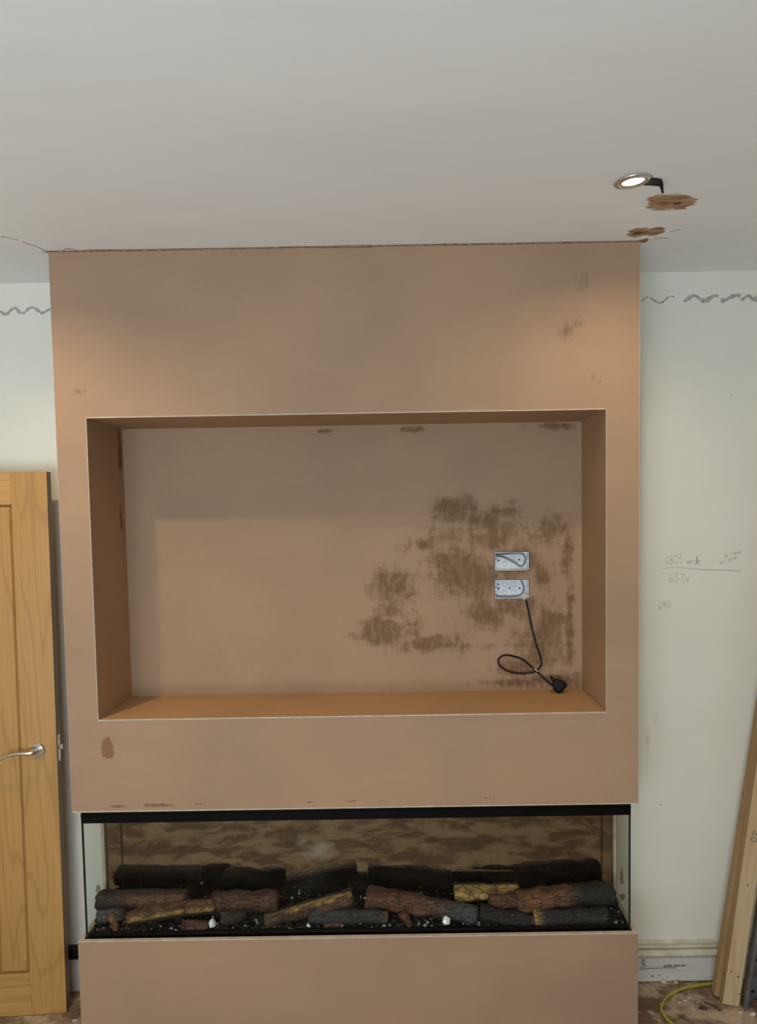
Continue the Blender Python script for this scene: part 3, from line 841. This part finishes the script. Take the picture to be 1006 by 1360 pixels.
# plug body: rounded trapezium, lying tilted against the wall
sec = [(-0.020, -0.026), (-0.026, -0.018), (-0.025, 0.004), (-0.016, 0.020), (-0.006, 0.026), (0.006, 0.026), (0.016, 0.020), (0.025, 0.004), (0.026, -0.018), (0.020, -0.026)]
lay = [(0.0, 0.90), (0.004, 1.0), (0.016, 0.98), (0.022, 0.86), (0.026, 0.60)]
rings = [[bm.verts.new((x * s, -h, z * s)) for x, z in sec] for h, s in lay]
for a, b in zip(rings, rings[1:]):
    for k in range(len(sec)):
        bm.faces.new((a[k], a[(k + 1) % len(sec)], b[(k + 1) % len(sec)], b[k]))
bm.faces.new(rings[0]); bm.faces.new(rings[-1][::-1])
plug = from_bm('plug', bm, 'black_rubber', lead)
plug.location = (0.0, -0.010, 0.026)
plug.rotation_euler = Euler((math.radians(-24), math.radians(-40), math.radians(14)))
bm = bmesh.new()
for (x0, x1, z0, z1) in ((-0.002, 0.002, 0.010, 0.018), (-0.0145, -0.0085, -0.012, -0.008), (0.0085, 0.0145, -0.012, -0.008)):
    add_box(bm, x0, x1, 0.0, 0.018, z0, z1, 0.0005)
from_bm('pins', bm, 'satin', plug)
bm = bmesh.new()
add_tube(bm, [(0, -0.012, 0.024), (0, -0.012, 0.034), (0, -0.012, 0.046)], lambda t: 0.0075 - 0.0022 * t, 10)
from_bm('strain_relief', bm, 'black_rubber', plug, True)
bm = bmesh.new()
add_tube(bm, [(0.697, Y1 - 0.006, 1.281), (0.700, Y1 - 0.018, 1.276), (0.706, Y1 - 0.018, 1.272), (0.708, Y1 - 0.006, 1.270)], 0.0018, 6)
o = from_bm('cable_tie', bm, 'white_plastic', lead, True)
o.location = tuple(-v for v in lead.location)

# ------------------------------------------------------------------ electric fireplace
GX, GY0, GY1 = 0.980, 0.020, 0.200
fp = tag(empty('electric_fireplace', (0, 0.11, Z_LOW)), 'long three-sided glass electric fireplace built into the slot of the chimney breast', 'fireplace')
fp.location = (0, 0, 0)
bm = bmesh.new()
add_box(bm, -GX, GX, GY0, GY0 + 0.022, 0.812, 0.862)
add_box(bm, -GX, GX, GY0 - 0.003, GY0, 0.838, 0.842)
add_box(bm, -GX, -GX + 0.022, GY0 + 0.022, GY1, 0.812, 0.862)
add_box(bm, GX - 0.022, GX, GY0 + 0.022, GY1, 0.812, 0.862)
from_bm('top_trim', bm, 'black', fp)
box('light_cover', -GX + 0.022, GX - 0.022, GY0 + 0.022, GY1, 0.850, 0.860, 'black_matt', fp)
box('back_screen', -0.976, 0.976, GY1, GY1 + 0.008, Z_LOW, 0.862, 'screen', fp)
bm = bmesh.new()
add_box(bm, -GX, GX, 0.014, 0.215, 0.372, 0.384)
add_box(bm, -GX + 0.006, GX - 0.006, 0.030, 0.036, 0.384, 0.404)
from_bm('tray', bm, 'black', fp)
def pane(name, x0, x1, y0, y1, z0, z1, thin):
    bm = bmesh.new()
    fs = add_box(bm, x0, x1, y0, y1, z0, z1)
    bm.normal_update()
    for f in fs:
        nrm = f.normal
        f.material_index = 0 if abs(nrm['xyz'.index(thin)]) > 0.9 else 1
    return from_bm(name, bm, ['glass', 'glass_edge'], fp)
pane('front_glass', -GX, GX, GY0 + 0.001, GY0 + 0.007, 0.384, 0.812, 'y')
pane('side_glass', -GX, -GX + 0.006, GY0 + 0.007, GY1 - 0.001, 0.384, 0.812, 'x')
pane('side_glass', GX - 0.006, GX, GY0 + 0.007, GY1 - 0.001, 0.384, 0.812, 'x')
for s in (-1, 1):
    box('glass_channel', min(s * (GX + 0.001), s * (GX - 0.010)), max(s * (GX + 0.001), s * (GX - 0.010)), GY1 - 0.014, GY1 + 0.012, 0.39, 0.812, 'bead', fp)

# fuel bed
def bed_z(x, y):
    return 0.396 + 0.045 * max(0, min(1, (y - 0.045) / 0.12)) + 0.006 * mnoise.noise(Vector((x * 14, y * 30, 2)))
bm = bmesh.new()
nx, ny = 90, 10
grid = [[bm.verts.new((-0.968 + 1.936 * i / nx, 0.037 + 0.160 * j / ny, bed_z(-0.968 + 1.936 * i / nx, 0.037 + 0.160 * j / ny))) for j in range(ny + 1)] for i in range(nx + 1)]
for i in range(nx):
    for j in range(ny):
        bm.faces.new((grid[i][j], grid[i + 1][j], grid[i + 1][j + 1], grid[i][j + 1]))
from_bm('fuel_bed', bm, 'black_matt', fp)
random.seed(11)
verts, faces = [], []
base = [(1, 0, 0), (-1, 0, 0), (0, 1, 0), (0, -1, 0), (0, 0, 1), (0, 0, -1)]
tri = [(0, 2, 4), (2, 1, 4), (1, 3, 4), (3, 0, 4), (2, 0, 5), (1, 2, 5), (3, 1, 5), (0, 3, 5)]
for k in range(4200):
    x = random.uniform(-0.966, 0.966)
    y = 0.041 + 0.15 * random.random() ** 1.5
    s = random.uniform(0.003, 0.0095)
    z = bed_z(x, y) + random.uniform(0.0, 0.010) + s * 0.3
    rot = Euler((random.random() * 6, random.random() * 6, random.random() * 6)).to_matrix()
    b0 = len(verts)
    for v in base:
        w = rot @ (Vector(v) * s * random.uniform(0.6, 1.25))
        verts.append((x + w.x, y + w.y * 0.8, z + w.z))
    faces += [tuple(b0 + i for i in t) for t in tri]
me = bpy.data.meshes.new('ember_chips')
me.from_pydata(verts, [], faces)
me.materials.append(M['ember']); me.materials.append(M['chip_sparkle'])
for i in range(0, len(me.polygons), 8):
    if (i // 8) % 29 == 0:
        for q in range(i, i + 8):
            me.polygons[q].material_index = 1
tag(link('ember_chips', me, 'ember'), 'black glassy ember chips spread over the fire bed', 'embers', kind='stuff')

BARK, RED, PALE, ASH, CHAR = (0.30, 0.18, 0.11), (0.27, 0.15, 0.10), (0.56, 0.435, 0.235), (0.20, 0.21, 0.22), (0.055, 0.055, 0.058)
BACK = (0.006, 0.006, 0.006)
def lerp(a, b, t):
    return tuple(x + (y - x) * t for x, y in zip(a, b))
def make_log(label, p0, p1, r0, r1, seed, base=BARK, split=None, ash=None, sag=0.0, ends=BARK, group='ceramic logs on the fire bed', knobs=0.26, name='fire_log'):
    """split: (centre angle deg, depth 0..1, colour): a flat sawn face; ash: (from, to, colour) along the length"""
    p0, p1 = Vector(p0), Vector(p1)
    org = (p0 + p1) / 2
    ax = (p1 - p0).normalized()
    L = (p1 - p0).length
    up = Vector((0, 0, 1)) if abs(ax.z) < 0.85 else Vector((1, 0, 0))
    side = ax.cross(up).normalized()          # for ax = +x this is -y: towards the room
    up = side.cross(ax).normalized()
    nr, ns = max(10, int(L / 0.010)), 22
    bm = bmesh.new()
    cl = bm.loops.layers.color.new('Col')
    colr = {}
    rings = []
    for i in range(nr + 1):
        t = i / nr
        c = p0.lerp(p1, t) + up * (sag * math.sin(math.pi * t))
        r = r0 + (r1 - r0) * t
        r *= 1.0 + 0.10 * mnoise.noise(Vector((t * L * 22, seed * 3.1, 0)))
        if i in (0, nr):
            r *= 0.93
        ring = []
        for k in range(ns):
            a = 2 * math.pi * k / ns          # 0 = towards room, 90 = up
            rr = r * (1 + knobs * mnoise.noise(Vector((math.cos(a) * 1.6 + seed * 7, math.sin(a) * 1.6, t * L * 18))) +
                      0.10 * mnoise.noise(Vector((math.cos(a) * 5 + seed, math.sin(a) * 5, t * L * 60))))
            is_split = False
            if split:
                da = math.atan2(math.sin(a - math.radians(split[0])), math.cos(a - math.radians(split[0])))
                d = split[1] * r
                if math.cos(da) > 0 and rr * math.cos(da) > d:
                    rr = d / math.cos(da) * (1 + 0.03 * mnoise.noise(Vector((t * 40, k, seed))))
                    is_split = True
            jag = 0.006 * mnoise.noise(Vector((k * 0.8, seed, t * 3))) if i in (0, nr) else 0
            v = bm.verts.new(c + (side * math.cos(a) + up * math.sin(a)) * rr + ax * jag - org)
            col = split[2] if is_split else base
            col = lerp(col, tuple(x * 0.55 for x in col), max(0, mnoise.noise(Vector((t * L * 30, a * 1.5, seed + 4)))))
            if ash:
                lo, hi = ash[0], ash[1]
                q = (t - lo) / (hi - lo) + 0.35 * mnoise.noise(Vector((a, t * 9, seed)))
                col = lerp(col, ash[2], max(0.0, min(1.0, q)))
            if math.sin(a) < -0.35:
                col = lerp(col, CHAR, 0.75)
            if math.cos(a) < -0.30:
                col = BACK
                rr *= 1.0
            colr[v] = col
            ring.append(v)
        rings.append(ring)
    for a, b in zip(rings, rings[1:]):
        for k in range(ns):
            bm.faces.new((a[k], a[(k + 1) % ns], b[(k + 1) % ns], b[k]))
    for ring, sgn in ((rings[0], -1), (rings[-1], 1)):
        c = bm.verts.new(sum((v.co for v in ring), Vector()) / ns + ax * sgn * 0.003)
        colr[c] = ends
        for k in range(ns):
            bm.faces.new((ring[k], ring[(k + 1) % ns], c))
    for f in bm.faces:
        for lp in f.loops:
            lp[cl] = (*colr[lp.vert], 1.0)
    bmesh.ops.recalc_face_normals(bm, faces=bm.faces[:])
    me = bpy.data.meshes.new(name)
    bm.to_mesh(me); bm.free()
    for p in me.polygons:
        p.use_smooth = True
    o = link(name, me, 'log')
    o.location = org
    return tag(o, label, 'log', group)

make_log('weathered brown log lying flat at the far left end of the fire', (-0.967, .112, .487), (-0.640, .112, .484), .040, .038, 1, split=(100, .62, (0.25, .165, .10)), ash=(0.55, -0.1, (0.055, .06, .068)))
make_log('brown log with a pale split edge, crossing below the far left log', (-0.842, .066, .432), (-0.528, .066, .472), .036, .030, 2, split=(-40, .50, PALE), sag=0.006, ends=PALE)
make_log('short brown twig stub standing at the front left corner of the fire', (-0.905, .062, .455), (-0.880, .050, .402), .018, .013, 3, base=(0.380, 0.228, 0.133))
make_log('small grey charred lump behind the brown stub, far left', (-0.955, .078, .440), (-0.855, .078, .448), .025, .025, 4, base=ASH, ash=(0.8, 1.0, CHAR))
make_log('cracked dark bark slab left of the leaning pale split log', (-0.545, .118, .458), (-0.300, .110, .468), .043, .038, 5, base=(0.266, 0.152, 0.099), sag=0.004, knobs=0.28)
make_log('charred stump in front of the cracked bark slab', (-0.500, .076, .425), (-0.415, .076, .440), .030, .026, 6, base=(0.133, 0.095, 0.076), ash=(0.3, 0.9, CHAR))
make_log('pale split log leaning up to the right, left of centre', (-0.342, .074, .422), (-0.024, .092, .495), .034, .037, 7, split=(98, .45, PALE), ash=(0.5, -0.4, (0.16, .15, .14)), ends=(0.2, .12, .08))
make_log('grey charred log with a hollow and a pale tip, below the leaning split log', (-0.180, .064, .434), (0.108, .062, .428), .032, .022, 8, base=(0.142, 0.144, 0.148), ash=(0.90, 1.0, (0.26, .20, .10)), ends=(0.26, .20, .10), knobs=0.3)
make_log('large cracked bark log at the centre with an ashy right end', (0.028, .115, .470), (0.435, .072, .418), .041, .033, 9, base=(0.314, 0.180, 0.118), ash=(0.50, 0.82, ASH), sag=0.008)
make_log('small curled bark chip under the large centre log', (0.158, .058, .445), (0.190, .047, .402), .019, .012, 10, base=RED)
make_log('pale yellow sawn log right of the ashy log end', (0.358, .138, .474), (0.600, .142, .474), .036, .032, 11, base=PALE, split=(70, .6, PALE), ends=PALE)
make_log('short reddish bark piece beside the pale yellow log', (0.480, .096, .460), (0.590, .096, .462), .028, .030, 12, base=RED, knobs=0.3)
make_log('long brown log with a blackened right half at the right end', (0.585, .100, .450), (0.945, .112, .474), .043, .040, 13, base=(0.361, 0.218, 0.133), ash=(0.50, 0.66, (0.07, .073, .078)), sag=0.012, ends=(.24, .15, .08))
make_log('charred front log with one pale patch at the right end', (0.640, .056, .420), (0.905, .056, .424), .030, .028, 14, base=(0.095, 0.097, 0.104), ash=(0.16, 0.0, PALE))
make_log('shiny black charred log right of the ashy centre log', (0.445, .060, .440), (0.625, .054, .408), .032, .024, 15, base=CHAR, ash=(.6, 1.3, ASH))
make_log('small reddish ember block left of the leaning split log', (-0.640, .050, .414), (-0.545, .050, .416), .017, .017, 16, base=(0.26, 0.15, 0.12), knobs=0.3)
make_log('small reddish ember block under the leaning split log', (-0.125, .050, .414), (-0.060, .050, .418), .016, .016, 17, base=(0.27, 0.16, 0.11), knobs=0.3)
make_log('brown bark crumb in front of the long right log', (0.560, .052, .412), (0.660, .050, .414), .017, .016, 18, base=(0.228, 0.142, 0.104), knobs=0.3)

def chunk(name, loc, r, mat, seed, sub=2, sq=(1, 1, 1)):
    bm = bmesh.new()
    bmesh.ops.create_icosphere(bm, subdivisions=sub, radius=r)
    for v in bm.verts:
        v.co *= 1 + 0.45 * mnoise.noise(v.co * (1.1 / r) + Vector((seed * 5.7, 0, 0)))
        v.co.x *= sq[0]; v.co.y *= sq[1]; v.co.z *= sq[2]
    o = from_bm(name, bm, mat)
    o.location = loc
    return o
tag(chunk('crystal_chunk', (-0.530, 0.048, 0.422), 0.015, 'crystal', 1, 1), 'clear crystal chunk among the embers left of the leaning log', 'crystal', 'crystal chunks on the fire bed')
tag(chunk('crystal_chunk', (0.318, 0.046, 0.419), 0.016, 'crystal', 2, 1), 'white crystal chunk below the ashy end of the centre log', 'crystal', 'crystal chunks on the fire bed')
tag(chunk('crystal_chunk', (-0.180, 0.046, 0.412), 0.008, 'crystal', 3, 1), 'tiny crystal chunk below the leaning split log', 'crystal', 'crystal chunks on the fire bed')

# ------------------------------------------------------------------ recessed downlights
def downlight(x, y, label, tilt, clip, power):
    r = tag(empty('recessed_downlight', (x, y, CEIL), tilt), label, 'downlight', 'ceiling downlights')
    bezel = [(0.030, 0.004), (0.032, -0.004), (0.040, -0.0065), (0.050, -0.0045), (0.0525, -0.001), (0.051, 0.001), (0.040, 0.0012), (0.036, 0.006), (0.030, 0.004)]
    lathe('bezel', bezel, 'satin', r, seg=48)
    lathe('inner_ring', [(0.0295, 0.006), (0.0295, -0.003), (0.0325, -0.0055), (0.0335, -0.003), (0.0305, 0.006), (0.0295, 0.006)], 'satin', r, seg=48)
    lathe('lamp', [(0.0, -0.0035), (0.015, -0.0032), (0.026, -0.002), (0.0292, 0.001), (0.0292, 0.010), (0.0, 0.010)], 'lamp', r, seg=40)
    lathe('can', [(0.034, 0.006), (0.034, 0.07), (0.0, 0.07), (0.0, 0.068), (0.032, 0.068), (0.032, 0.006), (0.034, 0.006)], 'black', r, seg=32)
    if clip:
        bm = bmesh.new()
        pts = [(0.040, -0.004), (0.056, -0.005), (0.072, -0.008), (0.080, -0.013), (0.083, -0.036)]
        wid = [0.044, 0.046, 0.040, 0.022, 0.010]
        A = []
        for (px, pz), w in zip(pts, wid):
            A.append([bm.verts.new((px, -w / 2, pz)), bm.verts.new((px, w / 2, pz)), bm.verts.new((px + 0.001, w / 2, pz - 0.003)), bm.verts.new((px + 0.001, -w / 2, pz - 0.003))])
        for a, b in zip(A, A[1:]):
            for k in range(4):
                bm.faces.new((a[k], a[(k + 1) % 4], b[(k + 1) % 4], b[k]))
        bm.faces.new(A[0]); bm.faces.new(A[-1][::-1])
        c = from_bm('spring_clip', bm, 'black', r)
        c.rotation_euler = (0, 0, math.radians(6))
    sp = bpy.data.lights.new('downlight_beam', 'SPOT')
    sp.energy = power
    sp.color = SPOT_COLOR
    sp.spot_size = math.radians(150)
    sp.spot_blend = 1.0
    sp.shadow_soft_size = 0.022
    so = bpy.data.objects.new('downlight_beam', sp)
    COL.objects.link(so)
    so.parent = r
    so.location = (0, 0, -0.012)
    return r
downlight(*SPOTS[0], 'lit chrome downlight hanging loose with its black spring clip out', (math.radians(4), math.radians(-5), 0), True, SPOT_POWER * 0.43)
downlight(*SPOTS[1], 'lit chrome downlight seated flush above the left edge of the breast', (0, 0, 0), False, SPOT_POWER * 0.85)
downlight(*SPOTS[2], 'unseen lit chrome downlight added nearer the window, on the right side of the room', (0, 0, 0), False, SPOT_POWER * 0.95)  # unseen rear pair, added to warm the lower breast
downlight(*SPOTS[3], 'unseen lit chrome downlight added nearer the window, on the left side of the room', (0, 0, 0), False, SPOT_POWER * 0.95)

# ------------------------------------------------------------------ oak door leaning in the left alcove
DW, DH, DT = 0.80, 2.072, 0.040
door = tag(empty('oak_door', (-1.136, 0.1755, 0.002), (math.radians(-0.25), math.radians(0.25), math.radians(4.5))),
           'unhung oak boarded door with a chrome lever handle, stood left of the breast', 'door')
ST = 0.130
def wbox(name, x0, x1, y0, y1, z0, z1, mats, parent, bevel=0.0015, edge_x=None):
    bm = bmesh.new()
    add_box(bm, x0, x1, y0, y1, z0, z1, bevel)
    o = from_bm(name, bm, mats, parent)
    return o
def stile(x0, x1):
    o = wbox('stile', x0, x1, 0, DT, 0, DH, ['oak', 'oak_edge_shaded'], door)
    for p in o.data.polygons:
        if p.normal.x > 0.9:
            p.material_index = 1
stile(-ST, 0.0)
stile(-DW, -DW + ST)
wbox('rail', -DW + ST, -ST, 0.0005, DT - 0.0005, DH - 0.122, DH, 'oak_x', door)
wbox('rail', -DW + ST, -ST, 0.0005, DT - 0.0005, 0, 0.165, 'oak_x', door)
nb = 5
bw = (DW - 2 * ST) / nb
for k in range(nb):
    x1 = -ST - k * bw
    x0 = x1 - bw
    bm = bmesh.new()
    g = 0.006
    zt, zb_ = DH - 0.122, 0.165
    prof = [(x0, 0.013), (x0 + g, 0.006), (x1 - g, 0.006), (x1, 0.013), (x1, 0.030), (x0, 0.030)]
    if k == 0:
        prof = [(x0, 0.013), (x0 + g, 0.006), (x1 - 0.012, 0.006), (x1 - 0.004, 0.016), (x1, 0.016), (x1, 0.030), (x0, 0.030)]
    z_lo, z_hi = zb_, zt
    A = [bm.verts.new((px, py, z_lo)) for px, py in prof]
    A2 = [bm.verts.new((px, py if py > 0.02 else 0.006 if py <= 0.006 else py, z_lo + 0.010)) for px, py in prof]
    for v in A:
        if v.co.y < 0.02: v.co.y = 0.016
    B2 = [bm.verts.new((v.co.x, v.co.y, z_hi - 0.010)) for v in A2]
    B = [bm.verts.new((px, py if py > 0.02 else 0.016, z_hi)) for px, py in prof]
    n = len(prof)
    for q0, q1 in ((A, A2), (A2, B2), (B2, B)):
        for i in range(n):
            bm.faces.new((q0[i], q0[(i + 1) % n], q1[(i + 1) % n], q1[i]))
    bm.faces.new(A[::-1]); bm.faces.new(B)
    from_bm('board', bm, 'oak', door)
hz, hx = 1.030, -0.068
rot = Matrix.Translation((hx, 0, hz)) @ Matrix.Rotation(math.radians(90), 4, 'X')
hd = lathe('handle_rose', [(0.0, 0.0), (0.0265, 0.0), (0.0265, 0.006), (0.0245, 0.009), (0.0, 0.0095)], 'chrome', door, rot, 40, smooth=False)
bm = bmesh.new()
add_tube(bm, catmull([(hx, -0.008, hz), (hx, -0.028, hz), (hx - 0.004, -0.040, hz), (hx - 0.022, -0.046, hz + 0.001), (hx - 0.055, -0.046, hz + 0.001), (hx - 0.090, -0.044, hz - 0.006), (hx - 0.122, -0.042, hz - 0.018)], 6),
         lambda t: 0.0095 - 0.0045 * t, 14)
from_bm('lever', bm, 'satin', door, True)
lp = box('latch_plate', -0.0005, 0.0015, 0.010, 0.030, hz - 0.05, hz + 0.05, 'satin', door)
box('latch_bolt', 0.0015, 0.012, 0.013, 0.026, hz - 0.005, hz + 0.012, 'chrome', lp, 0.001)
for dz in (-0.035, 0.035):
    lathe('plate_screw', [(0, 0), (0.004, 0), (0.003, 0.002), (0, 0.002)], 'chrome', lp, Matrix.Translation((0.0015, 0.020, hz + dz)) @ Matrix.Rotation(math.radians(90), 4, 'Y'), 12)

# ------------------------------------------------------------------ timbers and metal stud leaning on the right
def lean(o, base, top):
    """local z along base->top, local -y roughly towards the room"""
    z = (Vector(top) - Vector(base)).normalized()
    y = Vector((0.08, 1, 0)); y = (y - z * y.dot(z)).normalized()
    x = y.cross(z).normalized()
    o.matrix_world = Matrix(((x.x, y.x, z.x, base[0]), (x.y, y.y, z.y, base[1]), (x.z, y.z, z.z, base[2]), (0, 0, 0, 1)))
    return o
def timber(label, base, top, w, d, L, face_mat, side_mat, knots=(), stamp=False):
    r = tag(empty('timber_length'), label, 'timber', 'sawn timbers leaning in the right alcove')
    lean(r, base, top)
    bm = bmesh.new()
    add_box(bm, 0, w, 0, d, 0, L, 0.003)
    o = from_bm('timber', bm, [face_mat, side_mat], r)
    for p in o.data.polygons:
        if abs(p.normal.x) > 0.9:
            p.material_index = 1
    for (kx, ky, kz, rr, hgt) in knots:
        bm = bmesh.new()
        if ky <= 0:
            mt = Matrix.Translation((kx, 0.0005, kz)) @ Matrix.Rotation(math.radians(90), 4, 'X')
        else:
            mt = Matrix.Translation((0.0005, ky, kz)) @ Matrix.Rotation(math.radians(-90), 4, 'Y')
        mt = mt @ Matrix.Diagonal((1, hgt, 1, 1)) if ky <= 0 else mt @ Matrix.Diagonal((hgt, 1, 1, 1))
        add_lathe(bm, [(0, 0.001), (rr * 0.7, 0.001), (rr, 0.0)], mt, 14)
        from_bm('knot', bm, 'knot', r)
    return r
t1 = timber('rear brown sawn timber leaning against the right alcove wall', (1.366, 0.205, 0.008), (1.548, 0.243, 1.150), 0.063, 0.038, 2.30, 'pine_b', 'pine_b',
            [(0, 0.022, 0.79, 0.005, 1.8), (0, 0.030, 0.70, 0.004, 3.0)])
t2 = timber('front pale sawn timber with a black stamp, leaning in the right alcove', (1.378, 0.163, 0.006), (1.545, 0.200, 1.150), 0.063, 0.040, 2.20, 'pine_a', 'pine_b',
            [(0.043, 0, 0.115, 0.004, 1.5), (0.016, 0, 0.13, 0.003, 1.6), (0.055, 0, 0.05, 0.003, 1.2), (0, 0.020, 0.105, 0.005, 2.0), (0.03, 0, 0.47, 0.003, 2)])
def text_mesh(name, body, size, parent, loc, rot, mat):
    cu = bpy.data.curves.new(name + '_curve', 'FONT')
    cu.body = body; cu.size = size; cu.extrude = 0.0002
    tmp = bpy.data.objects.new(name + '_tmp', cu)
    COL.objects.link(tmp)
    dg = bpy.context.evaluated_depsgraph_get()
    me = bpy.data.meshes.new_from_object(tmp.evaluated_get(dg))
    bpy.data.objects.remove(tmp, do_unlink=True)
    me.materials.clear()
    o = link(name, me, mat, parent)
    o.location = loc; o.rotation_euler = rot
    return o
text_mesh('stamp_lettering', 'Fr', 0.026, t2, (0.020, -0.0004, 0.660), (math.radians(90), 0, 0), 'marker')
text_mesh('stamp_lettering', 'CO', 0.026, t2, (0.016, -0.0004, 0.636), (math.radians(90), 0, 0), 'marker')

stud = tag(empty('metal_stud'), 'grey galvanised metal stud leaning beside the pale timber', 'metal stud')
lean(stud, (1.447, 0.131, 0.002), (1.606, 0.175, 1.0))
bm = bmesh.new()
sec = [(0, 0), (0.010, 0), (0.010, 0.001), (0.0012, 0.001), (0.0012, 0.0345), (0.0688, 0.0345), (0.0688, 0.001), (0.060, 0.001), (0.060, 0), (0.070, 0), (0.070, 0.0357), (0, 0.0357)]
A = [bm.verts.new((x, y, 0)) for x, y in sec]; B = [bm.verts.new((x, y, 2.0)) for x, y in sec]
n = len(sec)
for i in range(n):
    bm.faces.new((A[i], A[(i + 1) % n], B[(i + 1) % n], B[i]))
bm.faces.new(A[::-1]); bm.faces.new(B)
from_bm('channel', bm, 'steel', stud)
for k in range(6):
    bm = bmesh.new()
    add_lathe(bm, [(0.0, 0.0006), (0.006, 0.0006), (0.006, 0.0)], Matrix.Translation((0.035, 0.0344, 0.06 + 0.12 * k)) @ Matrix.Rotation(math.radians(90), 4, 'X'), 14)
    from_bm('punched_hole', bm, 'black_matt', stud)

# ------------------------------------------------------------------ floor clutter
tag(tube('floor_cable', [(1.62, 0.275, 0.006), (1.50, 0.285, 0.006), (1.3855, 0.282, 0.006), (1.32, 0.272, 0.006), (1.257, 0.254, 0.006), (1.20, 0.222, 0.006), (1.165, 0.188, 0.006), (1.140, 0.150, 0.006), (1.134, 0.115, 0.006), (1.146, 0.065, 0.006),
                         (1.19, -0.01, 0.006), (1.28, -0.05, 0.006), (1.40, 0.01, 0.006), (1.47, 0.055, 0.006), (1.56, 0.085, 0.006), (1.7, 0.10, 0.006)], 0.006, 'yellow', None, 10),
    'yellow-green cable curving across the dusty floor from behind the timbers', 'cable')
# reddish bristle head lying by the stud
br = tag(empty('bristle_tuft', (1.512, 0.125, 0.0)), 'reddish-brown bristly tuft on the floor beside the metal stud', 'bristle tuft')
bm = bmesh.new()
random.seed(5)
for k in range(46):
    a = random.uniform(0, math.pi * 2); q = random.uniform(0.2, 1.2)
    d = Vector((math.cos(a) * math.sin(q), math.sin(a) * math.sin(q), math.cos(q)))
    b0 = Vector((random.uniform(-.008, .008), random.uniform(-.008, .008), 0.006))
    add_tube(bm, [b0, b0 + d * 0.022, b0 + d * 0.040 + Vector((random.uniform(-.006, .006), random.uniform(-.006, .006), -0.004))], 0.0018, 5)
from_bm('bristles', bm, 'rust', br, True)

random.seed(21)
crumbs = [(1.205, 0.300, 0.012, 'largest pale plaster crumb against the right skirting board'), (1.255, 0.298, 0.008, 'smaller pale plaster crumb right of the largest one by the skirting'),
          (1.245, 0.190, 0.006, "larger pale crumb in the middle of the cable's curve"), (1.268, 0.205, 0.005, "pale crumb furthest back inside the cable's curve"),
          (1.222, 0.180, 0.005, "pale crumb closest to the bend inside the cable"), (1.290, 0.180, 0.004, "smallest pale crumb inside the cable's curve, nearest the timbers"),
          (1.150, 0.175, 0.006, 'pale plaster crumb lying outside the bend of the yellow cable'), (1.470, 0.108, 0.010, 'crumbly plaster lump at the foot of the metal stud'),
          (1.425, 0.118, 0.008, 'flat plaster flake in front of the pale timber foot'), (-1.085, 0.130, 0.008, 'pale plaster crumb between the oak door and the breast')]
for i, (x, y, r, lab) in enumerate(crumbs):
    o = chunk('plaster_crumb', (x, y, r * 0.45), r, 'rubble', i, 1, (1.3, 0.9, 0.6))
    tag(o, lab, 'crumb', 'plaster crumbs on the floor')
bm = bmesh.new()
add_tube(bm, [(0, 0, 0.004), (0.025, -0.018, 0.004), (0.040, -0.045, 0.003)], lambda t: 0.004 - 0.002 * t, 6)
o = from_bm('wood_splinter', bm, 'dark_scrap'); o.location = (1.318, 0.178, 0)
tag(o, 'dark thin splinter on the floor left of the timber feet', 'splinter')
o = chunk('dark_scrap', (1.298, 0.150, 0.003), 0.013, 'dark_scrap', 9, 1, (1.2, 1.0, 0.25))
tag(o, 'flat greyish scrap on the floor beside the dark splinter', 'scrap')
